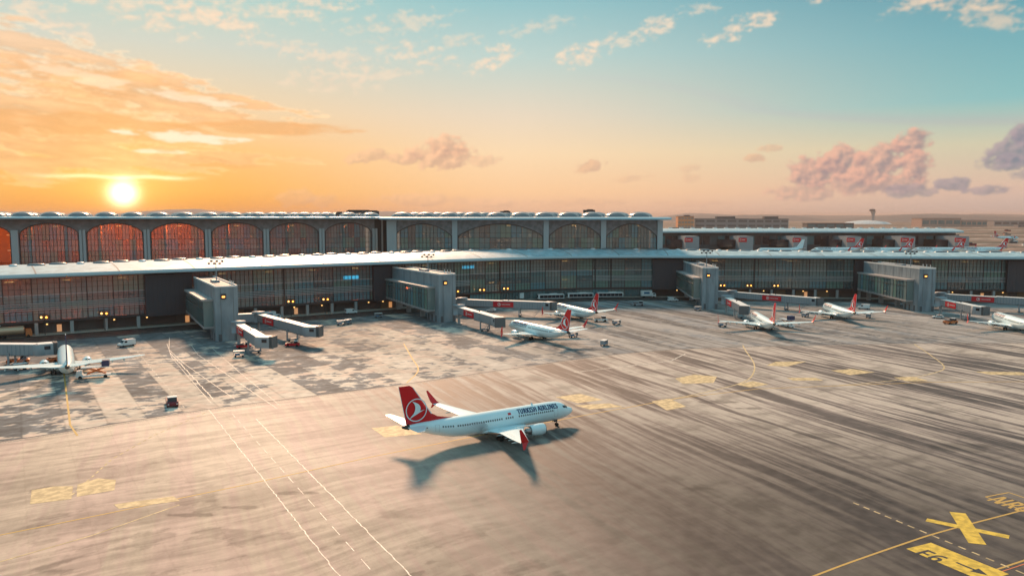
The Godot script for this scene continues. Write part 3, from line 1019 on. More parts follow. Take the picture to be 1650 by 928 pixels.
func build_pier() -> void:
	var L := path_d[-1]
	var t := thing("terminal_pier", "long curved airport pier with pale barrel roof and dark glass front behind the gates", "airport terminal", V(-5, 0, 396))
	var at := -t.position
	# clad stretches beside the gates
	var clad := []
	for c in CLAD:
		var d0 := d_at_x(c[0])
		var d1 := d_at_x(c[1])
		clad.append([d0, d1])
		var b := B.new()
		along(b, d0, d1, 4.0, [[-3.0, 4.2], [1.4, 4.2], [1.4, 20.6], [-3.0, 20.6]], -1.0)
		for e in [d0, d1]:
			b.q(pos_at(e, -3, 4.2), pos_at(e, 1.4, 4.2), pos_at(e, 1.4, 20.6), pos_at(e, -3, 20.6), (pos_at(e, 0, 0) - pos_at((d0 + d1) / 2, 0, 0)))
		put(b, "cladding_panel", M.cladding, t, at)
		var sb := B.new()
		var d := d0 + 1.2
		while d < d1 - 0.6:
			path_box(sb, d, 1.42, 12.4, 0.07, 0.1, 16.2)
			d += 1.6
		stuff(put(sb, "cladding_joint", M.arch_trim, t, at))
	var solid := func(a: float, c: float):
		for k in clad:
			if c > k[0] and a < k[1]:
				return true
		return false
	# glass front: panels about seven metres wide in three rows, mullions between
	var mb := B.new()
	var lv := B.new()
	var fr := B.new()
	var n := int(L / 8.8)
	var shared := {}
	for k in n:
		var a := L * k / n
		var c := L * (k + 1) / n
		if solid.call(a + 0.4, c - 0.4):
			# short remainder beside the cladding keeps glass up to its edge
			for cl in clad:
				if a < cl[0] and c > cl[0]:
					c = cl[0]
				elif a < cl[1] and c > cl[1]:
					a = cl[1]
			if solid.call(a + 0.2, c - 0.2) or c - a < 0.4:
				continue
		for r in [[5.3, 8.7], [8.75, 11.75], [11.8, 14.5], [14.8, 20.7]]:
			var b := B.new()
			b.q(pos_at(a, -0.8, r[0]), pos_at(c, -0.8, r[0]), pos_at(c, -0.8, r[1]), pos_at(a, -0.8, r[1]), pos_at(a, 5, 0) - pos_at(a, 0, 0))
			put(b, "window_pane", M["glass_%d" % rng.randi_range(0, 5)], t, at)
		var d := a
		while d < c - 0.2:
			path_box(mb, d, -0.7, 13.0, 0.13, 0.32, 15.4)
			d += 1.8
		path_box(fr, a, -0.62, 13.0, 0.3, 0.42, 15.5)
		var mx := pos_at((a + c) / 2, 0, 0).x
		if mx > -24 and mx < 75:
			var gb := B.new()
			gb.q(pos_at(a, -0.8, 0.4), pos_at(c, -0.8, 0.4), pos_at(c, -0.8, 5.1), pos_at(a, -0.8, 5.1), pos_at(a, 5, 0) - pos_at(a, 0, 0))
			put(gb, "window_pane", M["glass_%d" % rng.randi_range(0, 5)], t, at)
			for e in 5:
				path_box(mb, lerpf(a, c, e / 5.0), -0.7, 2.7, 0.13, 0.3, 4.8)
		for h in [9.1, 9.85, 10.6, 11.35]:
			if mx > -24 and mx < 44:
				continue
			lv.q(pos_at(a, -0.35, h), pos_at(c, -0.35, h), pos_at(c, -0.35, h + 0.24), pos_at(a, -0.35, h + 0.24), pos_at(a, 5, 0) - pos_at(a, 0, 0))
			lv.q(pos_at(a, -0.35, h + 0.24), pos_at(c, -0.35, h + 0.24), pos_at(c, -0.6, h + 0.24), pos_at(a, -0.6, h + 0.24), Vector3.UP)
		lv.q(pos_at(a, -0.55, 14.5), pos_at(c, -0.55, 14.5), pos_at(c, -0.55, 14.78), pos_at(a, -0.55, 14.78), pos_at(a, 5, 0) - pos_at(a, 0, 0))
		for h in [7.6, 13.2, 16.8, 18.8]:
			mb.q(pos_at(a, -0.66, h), pos_at(c, -0.66, h), pos_at(c, -0.66, h + 0.12), pos_at(a, -0.66, h + 0.12), pos_at(a, 5, 0) - pos_at(a, 0, 0))
	stuff(put(mb, "mullion", M.mullion, t, at))
	stuff(put(lv, "louvre", M.louvre, t, at))
	stuff(put(fr, "frame", M.arch_trim, t, at))
	# dark seam posts seen on the front
	for x in [-98.7, -6.0, 44.9, 53.5, 130.0]:
		var pb := B.new()
		path_box(pb, d_at_x(x), -0.4, 13.0, 0.55, 0.6, 15.6)
		put(pb, "post", M.arch_trim, t, at)
	# slabs, inner wall, sill
	var inner := B.new()
	along(inner, 0, L, 12.0, [[-1.3, 10.0], [-15, 10.0], [-15, 10.6], [-1.3, 10.6], [-1.3, 10.0]], -1.0)
	along(inner, 0, L, 12.0, [[-1.1, 4.4], [-15, 4.4], [-15, 5.2], [-1.1, 5.2]], -1.0)
	put(inner, "floor_slab", M.interior_floor, t, at)
	var sill := B.new()
	along(sill, 0, L, 8.0, [[-4.5, 4.35], [-0.2, 4.35], [-0.2, 5.25], [-1.1, 5.25]], -1.0)
	put(sill, "sill_band", M.arch_trim, t, at)
	var iw := B.new()
	along(iw, 0, L, 12.0, [[-14, 5.2], [-14, 21.4]], -1.0)
	put(iw, "inner_wall", M.interior_wall, t, at)
	var gl := B.new()
	for k in 260:
		var d := rng.randf_range(5, L - 5)
		path_box(gl, d, rng.randf_range(-11, -2.5), [9.6, 9.4, 14.9, 19.9][k % 4], rng.randf_range(0.6, 2.6), 0.35, 0.12)
	stuff(put(gl, "ceiling_light", M.ceiling_glow, t, at))
	# added warm lamps imitating sun glare in the left wing, fewer to the right
	for x in [-232, -214, -196, -180, -165, -150, -135, -119, -103, -87, -70, -40, -8, 30, 110, 150, 215, 240]:
		var dd := d_at_x(x)
		for h in [9.2, 19.2]:
			var lp := B.new()
			path_box(lp, dd, -5.0, h + 0.3, 3.0, 0.5, 0.12)
			put(lp, "added_lamp", M.lamp_warm, t, at)
			var o := OmniLight3D.new()
			o.name = "added_lamp_light"
			o.light_color = Color(1.0, 0.42, 0.22) if x < -60 else Color(1.0, 0.7, 0.45)
			o.light_energy = (34.0 if x < -140 else 14.0) if x < -60 else 9.0
			o.light_size = 0.5
			o.omni_range = 60.0
			o.omni_attenuation = 2.0
			o.shadow_enabled = true
			o.position = pos_at(dd, -5.0, h - 0.1) + at
			t.add_child(o, true)
	var furn := B.new()
	for k in 240:
		var d := rng.randf_range(5, L - 5)
		var hh := rng.randf_range(0.8, 2.6)
		path_box(furn, d, rng.randf_range(-12, -3.0), (5.2 if k % 2 else 10.6) + hh / 2, rng.randf_range(0.8, 5.0), 0.8, hh)
	stuff(put(furn, "furniture", M.shutter_warm, t, at))
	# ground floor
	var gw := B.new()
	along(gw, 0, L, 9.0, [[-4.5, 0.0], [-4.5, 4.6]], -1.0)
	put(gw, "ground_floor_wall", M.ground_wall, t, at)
	var d := 5.0
	var i := 0
	while d < L - 4:
		var cx := pos_at(d, 0, 0).x
		if cx > -26 and cx < 76:
			d += 11.4
			i += 1
			continue
		if not solid.call(d - 1, d + 1) or i % 2 == 0:
			var cb := B.new()
			path_box(cb, d, -0.6, 2.3, 1.15, 1.15, 4.3)
			put(cb, "column", M.column, t, at)
		var sh := B.new()
		path_box(sh, d + 5.4, -4.4, 1.9 + 0.4 * (i % 3), rng.randf_range(4.0, 8.5), 0.2, 3.2 + 0.6 * (i % 2))
		put(sh, "shutter", [M.shutter, M.shutter_warm, M.ground_wall, M.shutter][rng.randi_range(0, 3)], t, at)
		if i % 3 != 1:
			var lb := B.new()
			path_box(lb, d + rng.randf_range(2, 9), -4.2, 3.3, 0.55, 0.2, 0.35)
			put(lb, "wall_light", M.lamp_warm, t, at)
		if i % 4 == 1:
			var ob := B.new()
			path_box(ob, d + 7.6, -4.25, 1.6, 1.6, 0.15, 2.7)
			put(ob, "lit_doorway", M.ceiling_glow, t, at)
		d += 11.4
		i += 1
	# eaves and roof
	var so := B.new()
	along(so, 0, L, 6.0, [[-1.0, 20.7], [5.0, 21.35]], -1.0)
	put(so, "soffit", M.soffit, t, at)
	var fa := B.new(true)
	along(fa, 0, L, 6.0, [[5.0, 21.3], [5.45, 21.4], [5.6, 22.0], [5.45, 22.75]], -1.0)
	put(fa, "fascia", M.fascia, t, at)
	var cuts := []
	d = 0.0
	while d < L:
		cuts.append(d)
		d += 27.0
	cuts.append(L)
	for k in cuts.size() - 1:
		var rb := B.new(true)
		var a: float = cuts[k] + 0.12
		var c: float = cuts[k + 1] - 0.12
		var prof := []
		for s in 13:
			var u := s / 12.0
			prof.append([lerpf(5.42, -42.0, u), 0.0])
		var steps := 5
		for s in steps:
			var e0 := lerpf(a, c, float(s) / steps)
			var e1 := lerpf(a, c, float(s + 1) / steps)
			for j in 12:
				rb.q(roof_pt(e0, j / 12.0), roof_pt(e0, (j + 1) / 12.0), roof_pt(e1, (j + 1) / 12.0), roof_pt(e1, j / 12.0), Vector3.UP)
		put(rb, "roof_panel", M.roof, t, at)
		if k > 0:
			var sb := B.new()
			for j in 12:
				var p := roof_pt(cuts[k], j / 12.0) + Vector3.UP * 0.04
				var r := roof_pt(cuts[k], (j + 1) / 12.0) + Vector3.UP * 0.04
				var tg := tan_at(cuts[k])
				var w := V(tg.x, 0, tg.y) * 0.25
				sb.q(p - w, p + w, r + w, r - w, Vector3.UP)
			put(sb, "roof_seam", M.roof_seam, t, at)
	# low skylights along the ridge
	d = 6.0
	i = 0
	while d < L - 6:
		var w := 3.2 if i % 3 != 1 else 1.5
		var c := roof_pt(d, 0.42 if i % 3 else 0.46)
		var tg := tan_at(d)
		var rings := []
		for e in [[1.0, -0.1], [0.94, 0.35], [0.7, 0.62], [0.05, 0.75]]:
			var r := PackedVector3Array()
			for s in 14:
				r.append(c + V(tg.x, 0, tg.y) * w * e[0] * cos(TAU * s / 14) + V(tg.y, 0, -tg.x) * 2.0 * e[0] * sin(TAU * s / 14) + Vector3.UP * e[1])
			rings.append(r)
		var kb := B.new(true)
		kb.loft(rings, false)
		put(kb, "skylight", M.dome if i % 3 != 1 else M.dome_rim, t, at)
		d += 7.4
		i += 1
	var bw := B.new()
	along(bw, 0, L, 9.0, [[-42.0, 0.0], [-42.0, 22.4]], 1.0)
	put(bw, "rear_wall", M.ground_wall, t, at)


func roof_pt(d: float, u: float) -> Vector3:
	var c := crest(d)
	var h := 22.75 + (c - 22.75) * pow(sin(PI * clampf(u, 0, 1)), 0.8)
	return pos_at(d, lerpf(5.42, -42.0, u), h)


# ---------------------------------------------------------------- departure halls behind the pier
func arch_h(u: float, spring: float, rise: float, pointed: float) -> float:
	# u from -1 to 1 across the opening
	var e := pow(maxf(1.0 - pow(absf(u), 2.4), 0.0), 0.55)
	var p := 1.0 - absf(u) * absf(u) * 0.95 - 0.05 * absf(u)
	return spring + rise * lerpf(e, p, pointed)


func hall_bay(t: Node3D, at: Vector3, a: Vector3, c: Vector3, out: Vector3, spring: float, apex: float, top: float, colw: float, pointed: float, open := false) -> void:
	# a, c: the axes of the columns left and right, at ground height
	var dir := (c - a).normalized()
	var len := a.distance_to(c)
	var l := colw / 2 + 0.25
	var w := len - 2 * l
	var n := 20
	var sp := B.new()
	var tr := B.new()
	var pt := func(x: float, h: float, o: float): return a + dir * x + Vector3.UP * h + out * o
	var ah := func(k: int): return arch_h(2.0 * k / n - 1.0, spring, apex - spring, pointed)
	# jambs
	for s in [[0.0, l], [l + w, len]]:
		sp.q(pt.call(s[0], 8, 0), pt.call(s[1], 8, 0), pt.call(s[1], top, 0), pt.call(s[0], top, 0), out)
	for k in n:
		var x0 := l + w * k / n
		var x1 := l + w * (k + 1) / n
		var h0: float = ah.call(k)
		var h1: float = ah.call(k + 1)
		sp.q(pt.call(x0, h0, 0), pt.call(x1, h1, 0), pt.call(x1, top, 0), pt.call(x0, top, 0), out)
		sp.q(pt.call(x0, h0, 0), pt.call(x1, h1, 0), pt.call(x1, h1, -1.0), pt.call(x0, h0, -1.0), Vector3.DOWN)
		tr.q(pt.call(x0, h0, 0.05), pt.call(x1, h1, 0.05), pt.call(x1, h1 - 0.55, 0.05), pt.call(x0, h0 - 0.55, 0.05), out)
		tr.q(pt.call(x0, h0 - 0.55, 0.05), pt.call(x1, h1 - 0.55, 0.05), pt.call(x1, h1 - 0.55, -0.9), pt.call(x0, h0 - 0.55, -0.9), Vector3.DOWN)
	for s in [l, l + w]:
		tr.q(pt.call(s - 0.25, 18, 0.05), pt.call(s + 0.25, 18, 0.05), pt.call(s + 0.25, spring, 0.05), pt.call(s - 0.25, spring, 0.05), out)
	put(sp, "arch_wall", M.spandrel, t, at)
	put(tr, "arch_trim", M.arch_trim, t, at)
	if open:
		return
	# glass: strips between mullions, cut to the arch
	var m := 8
	var mb := B.new()
	for k in m:
		var x0 := l + w * k / m
		var x1 := l + w * (k + 1) / m
		for r in [[18.0, 25.8], [25.8, 31.6], [31.6, 99.0]]:
			var gb := B.new()
			var done := false
			for e in 4:
				var xa := lerpf(x0, x1, e / 4.0)
				var xb := lerpf(x0, x1, (e + 1) / 4.0)
				var ha := minf(r[1], arch_h((xa - l) / w * 2 - 1, spring, apex - spring, pointed))
				var hb := minf(r[1], arch_h((xb - l) / w * 2 - 1, spring, apex - spring, pointed))
				if maxf(ha, hb) > r[0] + 0.1:
					done = true
					gb.q(pt.call(xa, r[0], -0.7), pt.call(xb, r[0], -0.7), pt.call(xb, maxf(hb, r[0]), -0.7), pt.call(xa, maxf(ha, r[0]), -0.7), out)
			if done:
				put(gb, "window_pane", M["glass_%d" % rng.randi_range(0, 5)], t, at)
	for k in range(1, m * 2):
		var x := l + w * k / (m * 2)
		var h := arch_h((x - l) / w * 2 - 1, spring, apex - spring, pointed)
		mb.box(pt.call(x, (18 + h) / 2, -0.6), dir * 0.075, Vector3.UP * (h - 18) / 2, out * 0.2)
	for h in [20.5, 23.2, 25.8, 28.7, 31.6, 34.2]:
		var x0 := l
		if h > spring:
			while arch_h((x0 - l) / w * 2 - 1, spring, apex - spring, pointed) < h and x0 < l + w / 2:
				x0 += 0.2
		mb.box(pt.call(len / 2, h, -0.6), dir * maxf(len / 2 - x0, 0.1), Vector3.UP * 0.07, out * 0.15)
	stuff(put(mb, "mullion", M.mullion, t, at))


func hall_column(t: Node3D, at: Vector3, p: Vector3, dir: Vector3, out: Vector3, top: float, w: float, split: bool) -> void:
	var b := B.new()
	if split:  # a pair of slim shafts with a gap
		for s in [-1.0, 1.0]:
			b.box(p + dir * s * w * 0.28 + Vector3.UP * (8 + top) / 2 + out * 0.5, dir * w * 0.19, Vector3.UP * (top - 8) / 2, out * 0.7)
		b.box(p + Vector3.UP * (8 + top) / 2 + out * 0.15, dir * w * 0.2, Vector3.UP * (top - 8.4) / 2, out * 0.3)
	else:
		b.box(p + Vector3.UP * (8 + top) / 2 + out * 0.5, dir * w / 2, Vector3.UP * (top - 8) / 2, out * 0.8)
	put(b, "column", M.hall_column, t, at)


func dome_mesh(rx: float, rz: float, h: float) -> Array:
	var rim := B.new(true)
	var rings := []
	for e in [[1.0, -0.6], [1.0, 0.0], [0.97, 0.12]]:
		var r := PackedVector3Array()
		for s in 28:
			r.append(Vector3(rx * e[0] * cos(TAU * s / 28), e[1], rz * e[0] * sin(TAU * s / 28)))
		rings.append(r)
	rim.loft(rings, false)
	# pale arched edges towards the front and over the middle
	for o in [0.62, 0.0]:
		var w: float = sqrt(1.0 - o * o)
		var prev := Vector3.ZERO
		for s in 17:
			var a := PI * s / 16.0
			var p := Vector3(rx * w * cos(a), h * w * sin(a) + 0.06, rz * o)
			if s > 0:
				rim.tube(prev, p, 0.17, 0.17, 5)
			prev = p
	var d := B.new(true)
	rings = []
	for s in 7:
		var f := s / 6.0 * 0.985
		var r := PackedVector3Array()
		for e in 28:
			r.append(Vector3(rx * 0.97 * cos(f * PI / 2) * cos(TAU * e / 28), h * sin(f * PI / 2), rz * 0.97 * cos(f * PI / 2) * sin(TAU * e / 28)))
		rings.append(r)
	d.loft(rings, true)
	return [rim.done(), d.done()]


func add_dome(t: Node3D, meshes: Array, p: Vector3, turn: float, pale: bool) -> void:
	var d := put(meshes[1], "roof_dome", M.dome, t, p)
	d.rotation.y = turn
	put(meshes[0], "rim", M.dome_rim, d)


func hall_roof(t: Node3D, at: Vector3, pts: Array, h0: float, h1: float) -> void:
	# rounded slab: pts is the outline in (x, far)
	var b := B.new(true)
	var c := Vector2.ZERO
	for p in pts:
		c += p
	c /= pts.size()
	var rings := []
	for e in [[-7.5, h0 + 0.05], [-1.0, h0 + 0.35], [0.0, (h0 + h1) / 2], [-0.5, h1 - 0.15], [-3.0, h1 + 0.1]]:
		var r := PackedVector3Array()
		for p in pts:
			var q: Vector2 = p + (p - c).normalized() * e[0]
			r.append(V(q.x, e[1], q.y))
		rings.append(r)
	b.smooth(false)
	b.loft(rings, true)
	put(b, "roof", M.fascia, t, at)


func build_halls() -> void:
	# long hall on the left
	var step := Vector2(27.95, 10.16)
	var base := Vector2(-246.6, 385.0)
	var dir2 := step.normalized()
	var dir := V(dir2.x, 0, dir2.y)
	var out := V(dir2.y, 0, -dir2.x)
	var t := thing("departure_hall", "long low hall at left with wide arched windows and ribbed roof domes under the sun", "airport terminal", V(base.x + step.x * 3, 0, base.y + step.y * 3))
	var at := -t.position
	var col := func(i: float): return V(base.x + step.x * i, 0, base.y + step.y * i)
	for i in range(-2, 6):
		hall_bay(t, at, col.call(i), col.call(i + 1), out, 35.2, 40.2, 42.2, 3.4, 0.45, i == -1)
	for i in range(-2, 7):
		hall_column(t, at, col.call(i), dir, out, 36.6, 3.0, i != 0)
	# narrow end bay
	var e0: Vector3 = col.call(6)
	var e1 := V(-67.5, 0, 450.0)
	var eb := B.new()
	eb.q(e0 + Vector3.UP * 8, e1 + Vector3.UP * 8, e1 + Vector3.UP * 42, e0 + Vector3.UP * 42, out)
	put(eb, "end_wall", M.arch_trim, t, at)
	for k in [0.35, 0.75]:
		var pb := B.new()
		pb.box(e0.lerp(e1, k) + Vector3.UP * 25 + out * 0.4, dir * 0.45, Vector3.UP * 16.8, out * 0.5)
		put(pb, "pilaster", M.column, t, at)
	var f0 := base - step * 2.3 + Vector2(dir2.y, -dir2.x) * 6.0
	var f1 := base + step * 6.15 + Vector2(dir2.y, -dir2.x) * 6.0
	var inw := Vector2(-dir2.y, dir2.x)
	hall_roof(t, at, [f0, f1, f1 + inw * 150, f0 + inw * 150], 41.7, 43.2)
	hall_inside(t, at, base - step * 2, base + step * 6, inw, 140.0)
	var dm := dome_mesh(5.4, 7.5, 2.3)
	for r in 2:
		var k := 0.35 + 0.31 * (r % 2)
		while k < 8.3:
			var p: Vector2 = f0.lerp(f1, k / 8.45) + inw * (9.0 + r * 24.0)
			add_dome(t, dm, V(p.x, 43.35, p.y) + at, atan2(dir2.y, dir2.x), r > 0)
			k += 0.415
	# service plant on the roof
	var pl := f1 + inw * 22.0
	for s in [[-4.0, 0, 9.5, 5.0, 3.4], [-15, 3, 5, 4, 2.1], [-22, 0, 4, 4, 2.6], [-29, 4, 6, 3, 1.7], [-9, 12, 14, 5, 3.8]]:
		var bb := B.new()
		var p: Vector2 = pl + dir2 * s[0] + inw * s[1]
		bb.box(V(p.x, 43.2 + s[4] / 2, p.y), dir * s[2] / 2, Vector3.UP * s[4] / 2, out * s[3] / 2)
		bb.box(V(p.x, 43.2 + s[4] + 0.15, p.y), dir * (s[2] / 2 - 0.8), Vector3.UP * 0.25, out * (s[3] / 2 - 0.8))
		put(bb, "plant_room", M.plant_box, t, at)
	# nearer hall, its front square to the view
	var r := thing("departure_hall", "nearer grey hall with four arched windows, pale columns and a jutting flat eave", "airport terminal", V(8, 0, 435))
	at = -r.position
	var xs := [-68.3, -32.0, 19.1, 51.2, 82.8]
	for k in 4:
		hall_bay(r, at, V(xs[k], 0, 435), V(xs[k + 1], 0, 435), Vector3(0, 0, 1), 32.6, 39.6, 41.3, 3.0, 0.8)
	for k in 5:
		hall_column(r, at, V(xs[k] + (1.0 if k == 0 else 0.0), 0, 435), Vector3.RIGHT, Vector3(0, 0, 1), 41.2, 2.9 if k else 5.4, false)
	var sill := B.new()
	sill.bx(V(7.3, 24.4, 433.2), Vector3(151, 0.5, 1.6))
	put(sill, "sill", M.hall_column, r, at)
	hall_roof(r, at, [Vector2(-73.5, 427.5), Vector2(88, 427.5), Vector2(88, 590), Vector2(-73.5, 590)], 41.3, 42.9)
	hall_inside(r, at, Vector2(-68, 435), Vector2(83, 435), Vector2(0, 1), 140.0)
	var dm2 := dome_mesh(6.4, 8.5, 2.8)
	for row in 2:
		for k in 11:
			var x := -62.0 + k * 13.4 + 5.0 * (row % 2)
			if x < 82:
				add_dome(r, dm2, V(x, 43.05, 441.0 + row * 21.0) + at, 0.0, row > 0)
	for s in [[-4, 462, 6, 3, 3.6], [46.5, 470, 7, 3, 4.4], [49, 486, 5, 5, 3.6]]:
		var bb := B.new()
		bb.bx(V(s[0], 43.0 + s[4] / 2, s[1]), Vector3(s[2], s[4], s[3]))
		bb.bx(V(s[0] + 0.6, 43.1 + s[4], s[1]), Vector3(s[2] * 0.5, 0.5, s[3] * 0.6))
		put(bb, "plant_room", M.plant_box, r, at)


func hall_inside(t: Node3D, at: Vector3, a: Vector2, c: Vector2, inw: Vector2, deep: float) -> void:
	var b := B.new()
	var A := V(a.x, 0, a.y)
	var C := V(c.x, 0, c.y)
	var I := V(inw.x, 0, inw.y)
	b.q(A + Vector3.UP * 19 - I * -1.2, C + Vector3.UP * 19 + I * 1.2, C + I * deep + Vector3.UP * 19, A + I * deep + Vector3.UP * 19, Vector3.UP)
	put(b, "hall_floor", M.interior_floor, t, at)
	var w := B.new()
	w.q(A + I * 34 + Vector3.UP * 19, C + I * 34 + Vector3.UP * 19, C + I * 34 + Vector3.UP * 40.5, A + I * 34 + Vector3.UP * 40.5, -I)
	put(w, "inner_wall", M.interior_wall, t, at)
	var n := int(A.distance_to(C) / 15.0)
	var cb := B.new()
	for k in range(0, n + 1):
		for r in [14.0, 60.0, 100.0]:
			var p: Vector3 = A.lerp(C, float(k) / n) + I * r
			cb.bx(p + Vector3.UP * 30.5, Vector3(1.4, 23, 1.4))
	stuff(put(cb, "inner_column", M.column, t, at))
	var gl := B.new()
	for k in 70:
		var p := A.lerp(C, rng.randf_range(0.02, 0.98)) + I * rng.randf_range(5, 33)
		gl.bx(p + Vector3.UP * rng.randf_range(20.5, 34.0), Vector3(rng.randf_range(0.5, 2.2), 0.35, 0.4))
	stuff(put(gl, "ceiling_light", M.ceiling_glow, t, at))
	# added lamps: orange imitating sun glare in the left hall, faint in the other
	var left := inw.x < -0.1
	for k in 8:
		var p := A.lerp(C, (k + 0.5) / 8.0) + I * 15.0
		put(B.new().bx(p + Vector3.UP * 38.3, Vector3(2.4, 0.2, 1.0)), "added_lamp", M.lamp_warm, t, at)
		var o := OmniLight3D.new()
		o.name = "added_lamp_light"
		o.light_color = Color(1.0, 0.40, 0.13) if left else Color(1.0, 0.74, 0.52)
		o.light_energy = [150.0, 170.0, 300.0, 640.0, 540.0, 200.0, 80.0, 50.0][k] if left else 40.0
		o.light_size = 1.0
		o.omni_range = 120.0
		o.omni_attenuation = 2.0
		o.shadow_enabled = true
		o.position = p + Vector3.UP * 37.6 + at
		t.add_child(o, true)


# ---------------------------------------------------------------- gate blocks
func build_gates() -> void:
	var defs := [
		[Vector2(-99.2, 267.6), Vector2(0.50, -0.866), 50.0, 7.6, 18.9, "grey gate tower block behind the two bridges without an aircraft, left of the others"],
		[Vector2(-26.6, 317.0), Vector2(0.49, -0.872), 54.0, 7.6, 19.5, "grey gate tower block beside the bridge reaching the nearest white airliner at centre"],
		[Vector2(92.9, 361.5), Vector2(-0.05, -1.0), 55.0, 7.4, 19.2, "narrow grey gate tower block with a white van parked to its left"],
		[Vector2(189.1, 351.5), Vector2(0.035, -1.0), 52.0, 7.6, 19.6, "grey gate tower block with green lit glass walkway on its side"]]
	for g in defs:
		var c: Vector2 = g[0]
		var o: Vector2 = g[1].normalized()
		var L: float = g[2]
		var hw: float = g[3] / 2
		var hh: float = g[4]
		var t := thing("gate_block", g[5], "gate building", V(c.x, 0, c.y))
		var out := V(o.x, 0, o.y)
		var rt := V(-o.y, 0, o.x)
		var up := Vector3.UP
		# the body stands on the ground only at its head; behind, it is a raised box over the road
		var body := B.new()
		var prof := PackedVector2Array([Vector2(0, 0), Vector2(0, hh), Vector2(-L, hh), Vector2(-L, 4.6), Vector2(-13.5, 4.6), Vector2(-12.0, 0)])
		body.prism(prof, -rt * hw, out, up, rt * hw * 2)
		put(body, "tower", M.gate_grey, t)
		var joint := B.new()
		for x in [-0.25, 0.3]:
			joint.box(rt * hw * x * 2 + out * 0.03 + up * hh / 2, rt * 0.05, up * hh / 2, out * 0.03)
		for s in range(1, 7):
			joint.box(-out * s * L / 7.0 - rt * (hw + 0.02) + up * (hh - 2.4), out * 0.05, up * 2.3, rt * 0.03)
		put(joint, "panel_joint", M.bridge_dark, t)
		put(B.new().box(-out * L / 2 + up * (hh + 0.06), out * (L / 2 - 0.3), up * 0.06, rt * (hw - 0.3)), "roof_deck", M.roof_deck, t)
		for s in [-1.0, 1.0]:
			var par := B.new()
			par.box(-out * L / 2 + rt * s * (hw - 0.18) + up * (hh + 0.28), out * L / 2, up * 0.28, rt * 0.2)
			put(par, "parapet", M.white_paint, t)
		var pf := B.new()
		pf.box(-out * 0.2 + up * (hh + 0.2), rt * hw, up * 0.2, out * 0.2)
		put(pf, "parapet", M.white_paint, t)
		# glazed ramp on the left flank
		var w := 3.4
		var lo := -rt * (hw + w / 2)
		var gx0 := -L + 1.0
		var gx1 := -4.2
		var mid := (gx0 + gx1) / 2
		var half := (gx1 - gx0) / 2
		var fl := B.new()
		fl.prism(PackedVector2Array([Vector2(gx0, 5.2), Vector2(gx0, 6.3), Vector2(gx1, 5.0), Vector2(gx1, 4.2)]), -rt * (hw + w), out, up, rt * w)
		put(fl, "walkway_floor", M.gate_trim, t)
		var rf := B.new()
		rf.box(out * mid + lo + up * 14.2, out * (half + 0.4), up * 0.35, rt * (w / 2 + 0.35))
		put(rf, "walkway_roof", M.gate_trim, t)
		var bk := B.new()
		bk.box(out * mid - rt * (hw + 0.12) + up * 9.6, out * half, up * 4.2, rt * 0.1)
		put(bk, "walkway_wall", M.interior_wall, t)
		var n := 16
		var ml := B.new()
		for k in n:
			var x := lerpf(gx0, gx1, (k + 0.5) / n)
			var low := lerpf(6.2, 5.0, (k + 0.5) / n)
			var pb := B.new()
			pb.box(out * x - rt * (hw + w - 0.1) + up * (low + 13.9) / 2, out * half / n * 0.97, up * (13.9 - low) / 2, rt * 0.03)
			put(pb, "walkway_pane", M["glass_%d" % rng.randi_range(0, 5)], t)
			ml.box(out * (x + half / n) - rt * (hw + w - 0.02) + up * 9.6, out * 0.08, up * 4.4, rt * 0.1)
		ml.box(out * mid - rt * (hw + w + 0.02) + up * 11.4, out * half, up * 0.1, rt * 0.08)
		stuff(put(ml, "walkway_mullion", M.mullion, t))
		var eg := B.new()
		eg.box(out * (gx1 + 0.02) + lo + up * 9.4, rt * w / 2, up * 4.5, out * 0.04)
		put(eg, "walkway_pane", M.glass_1, t)
		var wl := B.new()
		for k in 7:
			wl.box(out * lerpf(gx0, gx1, (k + 0.4) / 7) + lo + up * 13.5, out * 0.9, up * 0.06, rt * 0.15)
		put(wl, "walkway_light", M.ceiling_glow, t)
		var stair := B.new()
		for k in 9:
			stair.box(out * lerpf(gx0 + 10, gx1 - 5, k / 8.0) + lo + up * lerpf(8.6, 6.6, k / 8.0), out * 1.9, up * 0.1, rt * 1.0)
		put(stair, "ramp", M.bridge_grey, t)
		# legs under the raised part
		for k in [0.42, 0.72, 0.96]:
			var lg := B.new()
			lg.box(-out * L * k + up * 2.3 - rt * 1.5, out * 0.7, up * 2.35, rt * 0.9)
			put(lg, "leg", M.column, t)
		# doors and sign box on the head
		for x in [-0.35, 0.45]:
			var db := B.new()
			db.box(rt * hw * 2 * x * 0.9 + out * 0.05 + up * 1.3, rt * 0.55, up * 1.25, out * 0.05)
			put(db, "door", M.bridge_dark, t)
		for x in [3.0, 7.0, 10.5]:
			var db := B.new()
			db.box(-rt * (hw + 0.05) - out * x + up * 1.4, out * 0.6, up * 1.3, rt * 0.05)
			put(db, "door", M.bridge_dark, t)
		var sg := B.new()
		sg.box(-rt * hw * 0.28 + out * 0.3 + up * (hh - 3.2), rt * 0.85, up * 0.9, out * 0.28)
		var so := put(sg, "stand_sign", M.dark_metal, t)
		var sl := B.new()
		sl.box(-rt * hw * 0.28 + out * 0.6 + up * (hh - 3.3), rt * 0.5, up * 0.28, out * 0.03)
		put(sl, "sign_light", M.lamp_amber, so)
		# vents on the roof
		for k in 3:
			var vb := B.new()
			vb.tube(-out * (3.0 + k * 3.0) + rt * (hw - 0.9) + up * hh, -out * (3.0 + k * 3.0) + rt * (hw - 0.9) + up * (hh + 1.7), 0.16, 0.16, 6)
			put(vb, "vent_pipe", M.white_paint, t)
		var rb := B.new()
		rb.box(-out * L * 0.45 + up * (hh + 0.5), out * 3.0, up * 0.45, rt * 1.2)
		put(rb, "roof_unit", M.bridge_grey, t)


